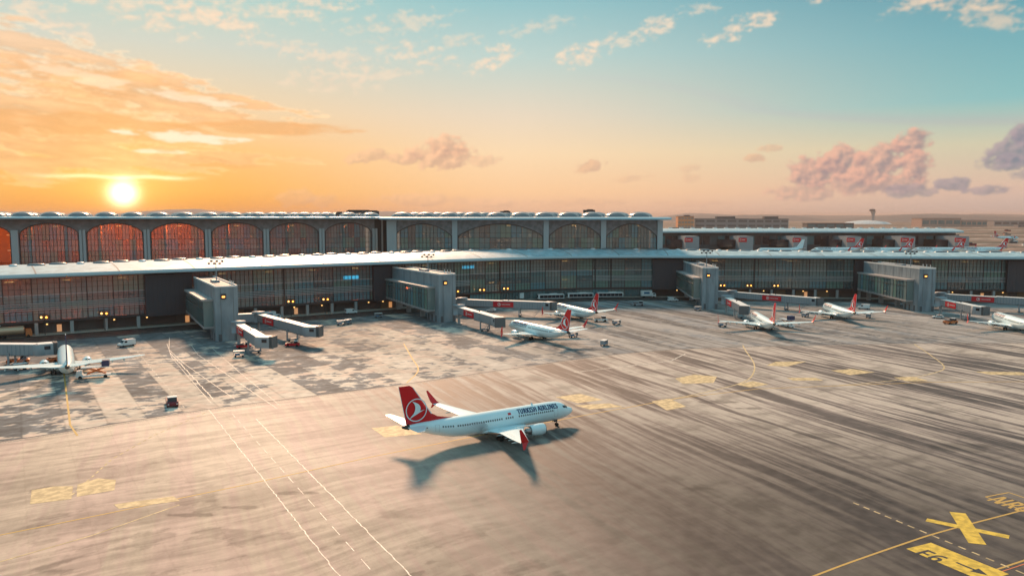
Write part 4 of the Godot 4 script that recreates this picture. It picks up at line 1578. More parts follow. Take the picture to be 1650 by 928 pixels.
# ---------------------------------------------------------------- the far side of the airfield
func far_block(called: String, label: String, x0: float, x1: float, z: float, deep: float, h: float, wall: Material, rows: int, glass: Material, extra := 0.0) -> Node3D:
	var t := thing(called, label, "building", V((x0 + x1) / 2, 0, z))
	var w := x1 - x0
	var b := B.new()
	b.bx(Vector3(0, h / 2, -deep / 2), Vector3(w, h, deep))
	put(b, "wall", wall, t)
	var r := B.new()
	r.bx(Vector3(0, h + 0.6, -deep / 2), Vector3(w + 2, 1.2, deep + 2))
	put(r, "roof", M.far_dark, t)
	for k in rows:
		var n := 5
		for s in n:
			var wb := B.new()
			wb.bx(Vector3(-w / 2 + w * (s + 0.5) / n, h * (k + 0.55) / rows, 0.2), Vector3(w / n * 0.78, h / rows * 0.45, 0.5))
			put(wb, "window", glass, t)
	if extra > 0:
		var e := B.new()
		e.bx(Vector3(w * 0.1, h + 1.2 + extra / 2, -deep * 0.4), Vector3(w * 0.35, extra, deep * 0.4))
		put(e, "roof_house", M.far_dark, t)
	return t


func hills(called: String, z: float, x0: float, x1: float, h: float, seed_: int, m: Material, lo := 0.3) -> void:
	var n := FastNoiseLite.new()
	n.seed = seed_
	n.frequency = 0.5 / (x1 - x0) * 6.0
	n.fractal_octaves = 5
	var b := B.new(true)
	var k := 140
	var rows := [[0.0, 0.0], [0.25, 0.55], [0.6, 0.9], [1.0, 1.0], [1.5, 0.8]]
	var p := func(i: int, r: int):
		var x := lerpf(x0, x1, float(i) / k)
		var f := h * (lo + (1 - lo) * clampf(0.5 + n.get_noise_2d(x, r * 90.0) * 1.1, 0, 1)) * sm(0, 0.12, float(i) / k) * sm(0, 0.12, 1.0 - float(i) / k)
		return V(x, f * rows[r][1] - 0.5, z + rows[r][0] * z * 0.12)
	for i in k:
		for r in 4:
			b.q(p.call(i, r), p.call(i + 1, r), p.call(i + 1, r + 1), p.call(i, r + 1), Vector3.UP + Vector3(0, 0, 0.6))
	structure(b, called, m)


func build_far() -> void:
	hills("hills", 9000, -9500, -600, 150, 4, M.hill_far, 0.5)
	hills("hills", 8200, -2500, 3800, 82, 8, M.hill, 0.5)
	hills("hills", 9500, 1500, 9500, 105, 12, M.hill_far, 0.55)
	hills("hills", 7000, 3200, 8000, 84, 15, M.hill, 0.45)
	# the second pier
	var t := thing("distant_pier", "distant low pier with pale roof behind the row of red tailed airliners", "airport terminal", V(380, 0, 1000))
	var b := B.new()
	b.bx(Vector3(0, 11.5, -25), Vector3(384, 23, 48))
	put(b, "wall", M.far_dark, t)
	var rb := B.new(true)
	var n := 10
	for k in n:
		var u0 := float(k) / n
		var u1 := float(k + 1) / n
		var f := func(u: float): return Vector3(0, 25.4 + 3.0 * sin(PI * u), 7 - 64 * u)
		var x := Vector3(198, 0, 0)
		rb.q(f.call(u0) - x, f.call(u0) + x, f.call(u1) + x, f.call(u1) - x, Vector3.UP)
	put(rb, "roof", M.roof, t)
	var fb := B.new()
	fb.bx(Vector3(0, 24.4, 6.6), Vector3(396, 2.0, 0.8))
	put(fb, "fascia", M.fascia, t)
	var db := B.new()
	for k in 26:
		db.bx(Vector3(-185 + k * 14.8, 28.9, -30), Vector3(4.5, 1.2, 6))
	stuff(put(db, "skylight", M.dome_rim, t))
	for k in 40:
		var wb := B.new()
		wb.bx(Vector3(-187 + k * 9.6, 13.5, -0.7), Vector3(8.4, 11.0, 0.4))
		put(wb, "window", [M.far_teal, M.window_dark, M.window_dark, M.bridge_dark][k % 4], t)
	for k in 6:
		var x := -158.0 + k * 66.5
		var g := B.new()
		g.bx(Vector3(x, 9.5, 22), Vector3(17, 19, 46))
		var gb := put(g, "gate_block", M.bridge_grey, t)
		put(B.new().bx(Vector3(x, 19.3, 22), Vector3(16.4, 0.6, 45)), "roof_deck", M.roof_deck, gb)
		var wk := B.new()
		wk.bx(Vector3(x - 16, 10.5, 14), Vector3(15, 9, 30))
		put(wk, "walkway", M.window_dark, gb)
		var sg := B.new()
		sg.bx(Vector3(x - 4.5, 15.2, 45.3), Vector3(10, 5.0, 0.5))
		put(sg, "red_sign", M.sign_red, gb)
		var lg := B.new()
		lg.bx(Vector3(x - 3.6, 15.2, 45.7), Vector3(3.6, 0.7, 0.2))
		lg.lathe(Vector3(x - 7.4, 15.2, 45.65), Vector3(0, 0, 1), [[0, 0.7], [0.12, 0.7], [0.12, 1.1], [0, 1.1]], 14)
		put(lg, "emblem", M.white_paint, gb)
	# control tower
	var ct := thing("control_tower", "tall pale control tower with a flaring dark top standing on the horizon", "control tower", V(2342, 0, 5046))
	var sh := B.new(true)
	sh.lathe(Vector3.ZERO, Vector3.UP, [[0, 13], [12, 9.5], [45, 8.5], [66, 11], [78, 15], [82, 16], [82.1, 0.1]], 24)
	put(sh, "shaft", M.far_grey, ct)
	var cb := B.new(true)
	cb.lathe(Vector3(-6, 0, 0), Vector3.UP, [[82, 15], [84, 17.5], [92, 18.5], [95, 15], [96, 3], [96.1, 0.1]], 24)
	put(cb, "control_room", M.far_dark, ct)
	var an := B.new()
	an.tube(Vector3(-6, 96, 0), Vector3(-6, 106, 0), 0.6, 0.3, 6)
	put(an, "antenna", M.far_dark, ct)
	var ring := B.new(true)
	ring.lathe(Vector3(-40, 0, 0), Vector3.UP, [[0, 150], [12, 120], [22, 40], [24, 0.1]], 32)
	put(ring, "base_hall", M.dome_rim, ct)
	# buildings in the distance
	far_block("distant_building", "small building with orange sunlight painted on its walls, beside the near hall's eave", 628, 688, 2940, 40, 46, M.far_sunlit, 3, M.far_pink, 4)
	far_block("distant_building", "long grey distant building just right of the sunlit orange one", 700, 905, 2980, 60, 37, M.far_grey, 2, M.hill_far, 8)
	far_block("distant_building", "long distant building with an orange lit upper storey, midway between orange building and tower", 905, 1060, 2980, 60, 36, M.far_grey, 2, M.hill_far, 9)
	far_block("distant_building", "low grey building in front of the sunlit orange one", 470, 640, 2300, 40, 12, M.far_dark, 1, M.far_grey)
	far_block("distant_building", "low dark distant building left of the control tower", 1140, 1320, 3000, 50, 20, M.far_dark, 1, M.far_teal)
	far_block("distant_hangar", "wide pinkish hangar with teal glass front at right of the control tower", 1835, 2010, 3480, 90, 38, M.far_pink, 1, M.far_teal)
	far_block("distant_hangar", "lower pinkish hangar adjoining the wide teal fronted one", 2014, 2130, 3484, 80, 29, M.far_pink, 1, M.far_teal)
	far_block("distant_hangar", "grey hangar in the haze at far right edge", 2420, 2620, 3900, 80, 24, M.far_grey, 1, M.far_dark)
	far_block("distant_building", "tiny grey shed in the haze at the foot of the hills, right edge", 2150, 2230, 3300, 30, 12, M.far_grey, 1, M.far_dark)
	# vehicles and specks on the far field
	for e in [["white", "in front of the sunlit orange building", 690, 2500], ["white", "below the long grey distant building", 800, 2450], ["dark", "between grey building and control tower", 1060, 2350], ["pale pink", "left of the control tower's foot", 1120, 2700], ["white", "right of the control tower's foot", 1300, 2650], ["red", "just beyond the distant pier's end", 700, 1180],
		["white", "right of the distant pier's end", 770, 1160], ["dark", "below the pinkish hangar's left corner", 1000, 1750], ["red", "below the pinkish hangar's right corner", 1210, 1900], ["white", "out on the field below the lower hangar", 1130, 1620], ["pale pink", "far below the hazy hangar", 1180, 1850], ["dark", "beyond the rightmost red tail", 820, 1270], ["white", "beside the rightmost red tail", 860, 1330], ["red", "at the right edge, farthest out", 1500, 2350]]:
		var s: float = 2.0 + e[3] * 0.0010
		var t2 := thing("distant_vehicle", "tiny %s vehicle on the far airfield, %s" % [e[0], e[1]], "vehicle", V(e[2], 0, e[3]), rng.randf_range(-0.3, 0.3), "specks of vehicles on the far airfield")
		put(B.new().bx(Vector3(0, 0.65 * s, 0), Vector3(3.6 * s, 0.9 * s, 1.6 * s)), "body", {"white": M.vehicle_white, "dark": M.far_dark, "red": M.vehicle_red, "pale pink": M.far_pink}[e[0]], t2)
		put(B.new().bx(Vector3(-0.8 * s, 1.3 * s, 0), Vector3(1.6 * s, 0.5 * s, 1.4 * s)), "cab", M.far_dark, t2)


# ---------------------------------------------------------------- airliners
# stations: aft of nose, top, bottom, half width
const FUS := [[0.0, 2.98, 2.86, 0.05], [0.25, 3.28, 2.50, 0.38], [0.6, 3.50, 2.26, 0.62], [1.1, 3.72, 2.02, 0.90], [1.7, 3.98, 1.80, 1.18], [2.3, 4.36, 1.65, 1.38], [3.0, 4.82, 1.53, 1.57], [3.8, 5.10, 1.44, 1.72], [4.8, 5.26, 1.37, 1.82], [6.2, 5.33, 1.33, 1.88],
	[24.0, 5.33, 1.33, 1.88], [26.5, 5.33, 1.37, 1.87], [28.5, 5.33, 1.56, 1.83], [30.5, 5.33, 1.98, 1.70], [32.5, 5.32, 2.55, 1.48], [34.5, 5.29, 3.22, 1.17], [36.0, 5.22, 3.78, 0.88], [37.2, 5.12, 4.25, 0.62], [38.0, 5.02, 4.58, 0.36]]
const HALF := 19.75


func fus(s: float) -> Vector3:  # centre height, half height, half width
	for k in range(FUS.size() - 1):
		if s <= FUS[k + 1][0]:
			var f: float = clampf((s - FUS[k][0]) / (FUS[k + 1][0] - FUS[k][0]), 0, 1)
			var top := lerpf(FUS[k][1], FUS[k + 1][1], f)
			var bot := lerpf(FUS[k][2], FUS[k + 1][2], f)
			return Vector3((top + bot) / 2, (top - bot) / 2, lerpf(FUS[k][3], FUS[k + 1][3], f))
	return Vector3(4.8, 0.2, 0.3)


func skin(s: float, a: float, side: float, off := 0.0) -> Vector3:  # a: angle up from the waterline
	var f := fus(s)
	return Vector3(HALF - s, f.x + (f.y + off) * sin(a), side * (f.z + off) * cos(a))


func skin_patch(b: B, s0: float, s1: float, a0: float, a1: float, side: float, off: float, ns := 1, na := 2) -> void:
	for i in ns:
		for j in na:
			var u0 := lerpf(s0, s1, float(i) / ns)
			var u1 := lerpf(s0, s1, float(i + 1) / ns)
			var w0 := lerpf(a0, a1, float(j) / na)
			var w1 := lerpf(a0, a1, float(j + 1) / na)
			b.q(skin(u0, w0, side, off), skin(u1, w0, side, off), skin(u1, w1, side, off), skin(u0, w1, side, off), Vector3(0, sin(w0), side * cos(w0)))


func foil(secs: Array) -> B:  # each: leading edge point, chord, thickness, up direction
	var rings := []
	for e in secs:
		var r := PackedVector3Array()
		for k in 16:
			var a := TAU * k / 16.0
			var x := (1.0 - cos(a)) / 2.0
			var th: float = 5.0 * (0.2969 * sqrt(x) - 0.126 * x - 0.3516 * x * x + 0.2843 * x * x * x - 0.1015 * x * x * x * x)
			r.append(e[0] + Vector3(-e[1] * x, 0, 0) + e[3] * th * e[2] * (1.0 if k < 8 else -1.0) * e[1])
		rings.append(r)
	var b := B.new(true)
	b.loft(rings)
	return b


func fin_le(y: float) -> float:
	return lerpf(31.9, 36.9, (y - 5.2) / 7.2)


func fin_te(y: float) -> float:
	return lerpf(38.0, 39.45, (y - 5.2) / 7.2)


const BIRD := [[-0.41, 0.85], [-0.20, 0.76], [0.02, 0.66], [0.22, 0.53], [0.36, 0.36], [0.43, 0.15], [0.42, 0.0], [0.36, -0.13], [0.60, -0.09], [0.86, -0.05], [0.45, -0.22], [0.0, -0.42], [-0.40, -0.60], [-0.72, -0.76], [-0.50, -0.52], [-0.30, -0.33], [-0.17, -0.10], [-0.11, 0.15], [-0.13, 0.40], [-0.22, 0.60]]


func emblem(b: B, o: Vector3, ux: Vector3, uy: Vector3, n: Vector3, r: float, ring := 0.09) -> void:
	var p := func(a: float, k: float): return o + ux * cos(a) * r * k + uy * sin(a) * r * k
	for k in 40:
		var a := TAU * k / 40
		var c := TAU * (k + 1) / 40
		b.q(p.call(a, 1.0), p.call(c, 1.0), p.call(c, 1.0 - ring), p.call(a, 1.0 - ring), n)
	var pts := PackedVector2Array()
	for e in BIRD:
		pts.append(Vector2(e[0], e[1]) * r * 0.93)
	b.flat(pts, o, ux, uy, n)


func skin_text(text: String, s_start: float, a_base: float, height: float, width: float, side: float) -> ArrayMesh:
	var tm := TextMesh.new()
	var f := SystemFont.new()
	f.font_names = PackedStringArray(["Droid Sans"])
	f.font_weight = 700
	tm.font = f
	tm.text = text
	tm.font_size = 64
	tm.pixel_size = height / 46.0
	tm.depth = 0.0
	tm.horizontal_alignment = HORIZONTAL_ALIGNMENT_LEFT
	tm.vertical_alignment = VERTICAL_ALIGNMENT_BOTTOM
	var arr := tm.get_mesh_arrays()
	var vs: PackedVector3Array = arr[Mesh.ARRAY_VERTEX]
	var ix: PackedInt32Array = arr[Mesh.ARRAY_INDEX] if arr[Mesh.ARRAY_INDEX] != null else PackedInt32Array(range(vs.size()))
	var lo := 1e9
	var x0 := 1e9
	for v in vs:
		lo = minf(lo, v.y)
		x0 = minf(x0, v.x)
	var x1 := -1e9
	for v in vs:
		x1 = maxf(x1, v.x)
	var b := B.new()
	var todo := []
	for k in range(0, ix.size(), 3):
		todo.append([vs[ix[k]], vs[ix[k + 1]], vs[ix[k + 2]]])
	while todo.size():  # split until the letters follow the curved skin
		var t: Array = todo.pop_back()
		var longest := 0
		for e in 3:
			if absf(t[e].y - t[(e + 1) % 3].y) > absf(t[longest].y - t[(longest + 1) % 3].y):
				longest = e
		var u: Vector3 = t[longest]
		var w: Vector3 = t[(longest + 1) % 3]
		var o: Vector3 = t[(longest + 2) % 3]
		if absf(u.y - w.y) > 0.24:
			var m := (u + w) / 2.0
			todo.append([u, m, o])
			todo.append([m, w, o])
			continue
		var f3 := []
		for q in [u, w, o]:
			var x: float = (q.x - x0) / (x1 - x0) * width
			f3.append(skin(s_start - x if side > 0 else s_start + x, a_base + (q.y - lo) / 1.93, side, 0.03))
		for e in [-0.03, 0.03]:  # two passes make the strokes bold
			var sh := Vector3(e, 0, 0.002 * side * signf(e))
			b.t(f3[0] + sh, f3[1] + sh, f3[2] + sh, Vector3(0, 0.5, side))
	return b.done()


func wheel(b: B, c: Vector3, r: float, w: float) -> void:
	b.lathe(c - Vector3(0, 0, w / 2), Vector3(0, 0, 1), [[0, 0.05], [0, r * 0.8], [w * 0.15, r], [w * 0.85, r], [w, r * 0.8], [w, 0.05]], 14)


func make_airliner(called: String, label: String, livery: String, detail: bool, winglets := true) -> Node3D:
	var t := thing(called, label, "airliner")
	var white: Material = M.aircraft_white
	var red: Material = M.aircraft_red
	# fuselage
	var rings := []
	var ss := []
	for e in FUS:
		ss.append(e[0])
	var s := 8.0
	while s < 24:
		ss.append(s)
		s += 2.0
	ss.sort()
	for x in ss:
		var r := PackedVector3Array()
		for k in 32:
			var a := TAU * k / 32
			var p := skin(x, a, 1.0)
			r.append(p)
		rings.append(r)
	var fb := B.new(true)
	fb.loft(rings)
	var fu := put(fb, "fuselage", white, t)
	var tc := B.new(true)
	tc.lathe(Vector3(HALF - 37.55, 4.72, 0), Vector3(-0.995, 0.08, 0).normalized(), [[0, 0.55], [0.5, 0.44], [1.1, 0.26], [1.35, 0.12], [1.36, 0.01]], 16)
	put(tc, "tail_cone", M.tail_cone, fu)
	var bf := B.new(true)  # belly fairing
	rings = []
	for e in [[11.8, 0.3, 0.4], [13.0, 1.3, 0.75], [15.0, 1.75, 0.95], [19.5, 1.85, 1.0], [22.0, 1.3, 0.75], [23.6, 0.3, 0.4]]:
		var r := PackedVector3Array()
		for k in 16:
			var a := TAU * k / 16
			r.append(Vector3(HALF - e[0], 1.75 + e[2] * 0.75 * sin(a), e[1] * 1.12 * cos(a)))
		rings.append(r)
	bf.loft(rings)
	put(bf, "belly_fairing", white, fu)
	# flight deck windows
	for side in [-1.0, 1.0]:
		for w in [[1.75, 2.45, 0.98, 1.30, 0.0], [2.15, 2.95, 0.60, 0.92, 0.0], [2.85, 3.45, 0.52, 0.80, 0.0]]:
			var wb := B.new()
			skin_patch(wb, w[0], w[1], w[2], w[3], side, 0.025, 2, 2)
			put(wb, "flight_deck_window", M.window_dark, fu)
		var cw := B.new()
		var x := 6.3
		var i := 0
		while x < 31.6:
			if not (i in [17, 18, 23, 44]):
				skin_patch(cw, x - 0.13, x + 0.13, 0.20, 0.38, side, 0.02, 1, 1)
			x += 0.508
			i += 1
		stuff(put(cw, "cabin_windows", M.window_dark, fu))
		if detail:
			for d in [[5.0, 0.86, 1.85], [31.9, 0.78, 1.8]]:
				var db := B.new()
				for e in [[d[0], d[0] + 0.05], [d[0] + d[1], d[0] + d[1] + 0.05]]:
					skin_patch(db, e[0], e[1], -0.35, 0.55, side, 0.015, 1, 4)
				skin_patch(db, d[0], d[0] + d[1], 0.54, 0.56, side, 0.015)
				skin_patch(db, d[0], d[0] + d[1], -0.37, -0.35, side, 0.015)
				put(db, "door", M.aircraft_grey, fu)
			if livery == "red":
				# swirling tulip ornament on the rear flank
				var ob := B.new()
				for k in 8:
					for g in 16:
						var u0 := -0.5 + 3.0 * g / 16.0
						var u1 := -0.5 + 3.0 * (g + 1) / 16.0
						var f := func(u: float, o: float): return skin(24.2 + 0.2 * k - (1.0 + 0.42 * k) * cos(u) - 1.2 * sin(u * 0.5), -0.55 + (0.10 + 0.115 * k) * sin(u) + o, side, 0.018)
						ob.q(f.call(u0, 0.0), f.call(u1, 0.0), f.call(u1, 0.065 * sin(PI * (g + 1) / 16.0)), f.call(u0, 0.065 * sin(PI * g / 16.0)), Vector3(0, 0, side))
				stuff(put(ob, "ornament", M.ornament_grey, fu))
				var rg := B.new()
				for k in 6:
					skin_patch(rg, 34.2 + k * 0.34, 34.42 + k * 0.34, 0.02, 0.20, side, 0.02)
				put(rg, "registration", M.lettering_blue, fu)
				var fl := B.new()
				skin_patch(fl, 16.2, 16.9, 0.56, 0.80, side, 0.02)
				put(fl, "flag", M.aircraft_red, fu)
		if livery == "red":
			put(skin_text("TURKISH AIRLINES", 14.6 if side > 0 else 4.9, 0.47, 1.12, 9.7, side), "lettering", M.lettering_blue, fu)
	# fin, with its dorsal fillet
	var fin_mat: Material = red if livery == "red" else white
	var secs := []
	for y in [5.0, 6.2, 8.0, 10.0, 12.0, 12.4]:
		var l := fin_le(y)
		var te := fin_te(y)
		if y > 12.1:
			l += 0.35
		secs.append([Vector3(HALF - l, y, 0), te - l, 0.055, Vector3(0, 0, 1)])
	var fin := put(foil(secs), "tail_fin", fin_mat, t)
	var ds := []
	for e in [[27.6, 5.25, 5.0, 0.02], [29.6, 5.5, 5.0, 0.07], [31.6, 5.95, 5.0, 0.16], [33.2, 6.9, 5.0, 0.24], [34.0, 7.6, 5.0, 0.2]]:
		var r := PackedVector3Array([Vector3(HALF - e[0], e[1], 0), Vector3(HALF - e[0], e[2], e[3]), Vector3(HALF - e[0], e[2], -e[3])])
		ds.append(r)
	var db2 := B.new()
	db2.loft(ds)
	put(db2, "dorsal_fillet", fin_mat, fin)
	if livery == "red":
		for side in [-1.0, 1.0]:
			var eb := B.new()
			emblem(eb, Vector3(HALF - 36.05, 7.75, 0.0), Vector3.RIGHT, Vector3.UP, Vector3(0, 0, side), 2.15, 0.085)
			var em := put(eb, "emblem", white, fin)
			em.position.z = side * 0.30
		var tb := B.new()
		tb.tube(Vector3(HALF - fin_te(5.3), 5.3, 0), Vector3(HALF - fin_te(12.3), 12.3, 0), 0.05, 0.04, 6)
		tb.tube(Vector3(HALF - fin_le(6.6) + 0.02, 6.6, 0), Vector3(HALF - fin_le(12.0), 12.0, 0), 0.09, 0.07, 6)
		put(tb, "fin_edge", white, fin)
	else:
		var tb := B.new()
		tb.tube(Vector3(HALF - fin_le(5.8), 5.8, 0), Vector3(HALF - fin_le(12.2), 12.2, 0), 0.13, 0.1, 6)
		tb.tube(Vector3(HALF - fin_te(5.3) - 0.02, 5.3, 0), Vector3(HALF - fin_te(12.3), 12.3, 0), 0.12, 0.1, 6)
		put(tb, "fin_stripe", M.navy, fin)
	# tailplane
	for side in [-1.0, 1.0]:
		var hs := foil([[Vector3(HALF - 33.9, 4.75, side * 0.4), 4.2, 0.05, Vector3.UP], [Vector3(HALF - 36.0, 5.2, side * 4.0), 2.6, 0.05, Vector3.UP], [Vector3(HALF - 37.6, 5.58, side * 6.9), 1.45, 0.045, Vector3.UP], [Vector3(HALF - 38.0, 5.62, side * 7.15), 0.95, 0.03, Vector3.UP]])
		put(hs, "tailplane", white, t)
		# wing
		var ws := [[12.9, 8.9, 1.9, 1.95, 0.062], [13.6, 8.0, 2.5, 2.0, 0.062], [16.2, 5.2, 6.0, 2.42, 0.056], [19.3, 3.5, 11.5, 3.05, 0.052], [22.3, 1.75, 17.0, 3.75, 0.048]]
		var wsec := []
		for e in ws:
			wsec.append([Vector3(HALF - e[0], e[3], side * e[2]), e[1], e[4], Vector3.UP])
		if not winglets:
			wsec.append([Vector3(HALF - 22.8, 3.82, side * 17.6), 1.0, 0.03, Vector3.UP])
		var wing := put(foil(wsec), "wing", white, t)
		var flap := B.new()  # flap and slat lines
		for e in [[[19.9, 2.6], [20.3, 6.0]], [[20.35, 6.1], [22.1, 12.2]]]:
			var yy := 2.35
			var p: Vector3 = Vector3(HALF - e[0][0], 2.36 + 0.115 * (e[0][1] - 2.5), side * e[0][1])
			var q: Vector3 = Vector3(HALF - e[1][0], 2.36 + 0.115 * (e[1][1] - 2.5), side * e[1][1])
			flap.q(p, q, q - Vector3(0.06, 0, 0), p - Vector3(0.06, 0, 0), Vector3.UP)
		put(flap, "flap_line", M.aircraft_grey, wing)
		for e in [[4.2, 20.3, 2.0], [7.6, 20.6, 2.45], [10.2, 21.5, 2.75], [12.8, 22.4, 3.05]]:
			var ff := B.new(true)
			ff.tube(Vector3(HALF - e[1] + 2.4, e[2] - 0.25, side * e[0]), Vector3(HALF - e[1] + 0.6, e[2] - 0.4, side * e[0]), 0.08, 0.24, 8)
			ff.tube(Vector3(HALF - e[1] + 0.6, e[2] - 0.4, side * e[0]), Vector3(HALF - e[1] - 0.85, e[2] - 0.45, side * e[0]), 0.24, 0.05, 8)
			put(ff, "flap_fairing", white, wing)
		if winglets:
			var wl := foil([[Vector3(HALF - 22.3, 3.75, side * 17.0), 1.75, 0.05, Vector3(0, 1, -0.2 * side)], [Vector3(HALF - 22.75, 4.1, side * 17.45), 1.55, 0.05, Vector3(0, 0.5, -0.8 * side)], [Vector3(HALF - 23.5, 5.1, side * 17.72), 1.15, 0.05, Vector3(0, 0.15, -side)], [Vector3(HALF - 24.6, 6.5, side * 18.0), 0.45, 0.04, Vector3(0, 0.15, -side)]])
			put(wl, "winglet", red if livery == "red" else white, wing)
			var st2 := foil([[Vector3(HALF - 22.7, 3.8, side * 17.25), 1.25, 0.05, Vector3(0, 0.5, side)], [Vector3(HALF - 23.7, 2.75, side * 17.85), 0.4, 0.04, Vector3(0, 0.5, side)]])
			put(st2, "winglet_strake", red if livery == "red" else white, wing)
		# engine
		var ec := Vector3(HALF - 10.6, 1.62, side * 4.83)
		var nb := B.new(true)
		nb.lathe(ec, Vector3(-1, 0, 0), [[0.25, 0.80], [0.05, 0.88], [0.0, 0.95], [0.1, 1.03], [0.5, 1.11], [1.3, 1.15], [2.4, 1.08], [3.3, 0.93], [3.35, 0.86], [2.8, 0.8]], 26)
		var en := put(nb, "engine", white, t)
		var lip := B.new(true)
		lip.lathe(ec, Vector3(-1, 0, 0), [[0.2, 0.815], [0.02, 0.90], [-0.02, 0.955], [0.09, 1.04], [0.17, 1.058]], 26)
		put(lip, "intake_lip", M.bare_metal, en)
		var fan := B.new(true)
		fan.lathe(ec, Vector3(-1, 0, 0), [[0.35, 0.02], [0.55, 0.16], [0.75, 0.28], [0.78, 0.82]], 26)
		put(fan, "fan", M.dark_metal, en)
		var cb := B.new(true)
		cb.lathe(ec, Vector3(-1, 0, 0), [[2.6, 0.78], [3.6, 0.62], [4.3, 0.45], [4.35, 0.36], [4.3, 0.3], [4.9, 0.08], [4.95, 0.01]], 20)
		put(cb, "exhaust", M.bare_metal, en)
		var py := foil([[ec + Vector3(-0.9, 0.95, 0), 4.6, 0.04, Vector3(0, 0, 1)], [ec + Vector3(-2.6, 1.15, 0), 4.4, 0.04, Vector3(0, 0, 1)]])
		put(py, "pylon", white, en)
		# main gear
		var mg := B.new(true)
		mg.tube(Vector3(HALF - 19.6, 1.9, side * 2.9), Vector3(HALF - 19.6, 0.56, side * 2.86), 0.13, 0.11, 8)
		mg.tube(Vector3(HALF - 19.6, 1.0, side * 2.86), Vector3(HALF - 19.4, 1.8, side * 1.6), 0.07, 0.07, 6)
		var mgo := put(mg, "main_gear", M.dark_metal, t)
		for o in [-0.43, 0.43]:
			var tb2 := B.new(true)
			wheel(tb2, Vector3(HALF - 19.6, 0.56, side * 2.86 + o), 0.56, 0.38)
			put(tb2, "wheel", M.tyre, mgo)
	var ng := B.new(true)
	ng.tube(Vector3(HALF - 4.0, 1.5, 0), Vector3(HALF - 4.0, 0.36, 0), 0.10, 0.09, 8)
	ng.smooth(false).bx(Vector3(HALF - 4.5, 1.25, 0.32), Vector3(0.9, 0.5, 0.03)).bx(Vector3(HALF - 4.5, 1.25, -0.32), Vector3(0.9, 0.5, 0.03))
	var ngo := put(ng, "nose_gear", M.dark_metal, t)
	for o in [-0.22, 0.22]:
		var tb3 := B.new(true)
		wheel(tb3, Vector3(HALF - 4.0, 0.345, o), 0.345, 0.2)
		put(tb3, "wheel", M.tyre, ngo)
	if detail:
		var an := B.new()
		an.prism(PackedVector2Array([Vector2(0, 0), Vector2(0.55, 0), Vector2(0.2, 0.42), Vector2(0.0, 0.42)]), Vector3(HALF - 10.5, 5.3, -0.02), Vector3.RIGHT, Vector3.UP, Vector3(0, 0, 0.04))
		an.prism(PackedVector2Array([Vector2(0, 0), Vector2(0.55, 0), Vector2(0.2, -0.4), Vector2(0.0, -0.4)]), Vector3(HALF - 15.5, 1.35, -0.02), Vector3.RIGHT, Vector3.UP, Vector3(0, 0, 0.04))
		put(an, "antenna", white, fu)
	return t


func build_aircraft() -> void:
	var m := make_airliner("airliner", "white airliner with red tail taxiing alone in the middle of the concrete", "red", true)
	m.position = V(-4.0, 0, 148.8)
	m.rotation.y = 0.57
	var grp := "red tailed airliners at the gates"
	var p := make_airliner("airliner", "parked red tailed airliner at the bridge beside the centre gate tower, nearest of its pair", "red", false)
	p.position = V(9.3, 0, 271.5)
	p.rotation.y = 2.128
	p.set_meta("group", grp)
	dup(p, "parked red tailed airliner behind its nearer twin, with buses lined up beyond its nose", V(27, 0, 327), 1.98, grp)
	dup(p, "parked red tailed airliner seen from behind, right of the narrow gate tower", V(96.5, 0, 295), 1.47, grp)
	dup(p, "parked red tailed airliner seen from behind, left of the gate tower with green glass", V(139, 0, 327), 1.50, grp)
	dup(p, "parked airliner cut off by the right edge of the picture", V(191.5, 0, 293), 1.37, grp)
	var w := make_airliner("airliner", "plain white airliner seen tail on at the far left, dark stripe on its fin", "white", false, false)
	w.position = V(-123, 0, 211)
	w.rotation.y = 2.106
	w.scale = Vector3.ONE * 1.1
	# wide-bodies beyond the pier roof
	var far := "row of airliners beyond the pier roof"
	var f := dup(p, "far red tailed airliner beyond the roof, second from left in the row of five", V(380, 0, 905), 3.0, far)
	f.scale = Vector3.ONE * 1.5
	for e in [["far red tailed airliner beyond the roof, middle one of the row of five", 437, 903, 3.0], ["far red tailed airliner beyond the roof, second from right, off the pier's end", 500, 908, 2.98], ["far red tailed airliner beyond the roof, rightmost of the row of five", 556, 915, 3.12]]:
		var d := dup(p, e[0], V(e[1], 0, e[2]), e[3], far)
		d.scale = Vector3.ONE * 1.5
	var d := dup(w, "far white tailed airliner beyond the roof, leftmost of the row of five", V(312, 0, 902), 3.0, far)
	d.scale = Vector3.ONE * 1.4
	for e in [["tiny distant airliner on the airfield above the row's end, left one", 700, 1500, 2.9], ["tiny distant airliner on the airfield near the right edge", 930, 1460, 0.2], ["tiny distant airliner on the airfield, farthest out near the hangars", 1010, 1900, 3.0]]:
		var q := dup(p, e[0], V(e[1], 0, e[2]), e[3], "distant airliners on the airfield")
		q.scale = Vector3.ONE * 1.4


# ---------------------------------------------------------------- passenger bridges
func sign_text(t: String, h: float) -> ArrayMesh:
	var tm := TextMesh.new()
	var f := SystemFont.new()
	f.font_names = PackedStringArray(["Droid Sans"])
	f.font_weight = 700
	tm.font = f
	tm.text = t
	tm.font_size = 32
	tm.pixel_size = h / 23.0
	tm.depth = 0.02
	tm.horizontal_alignment = HORIZONTAL_ALIGNMENT_LEFT
	var am := ArrayMesh.new()
	am.add_surface_from_arrays(Mesh.PRIMITIVE_TRIANGLES, tm.get_mesh_arrays())
	return am


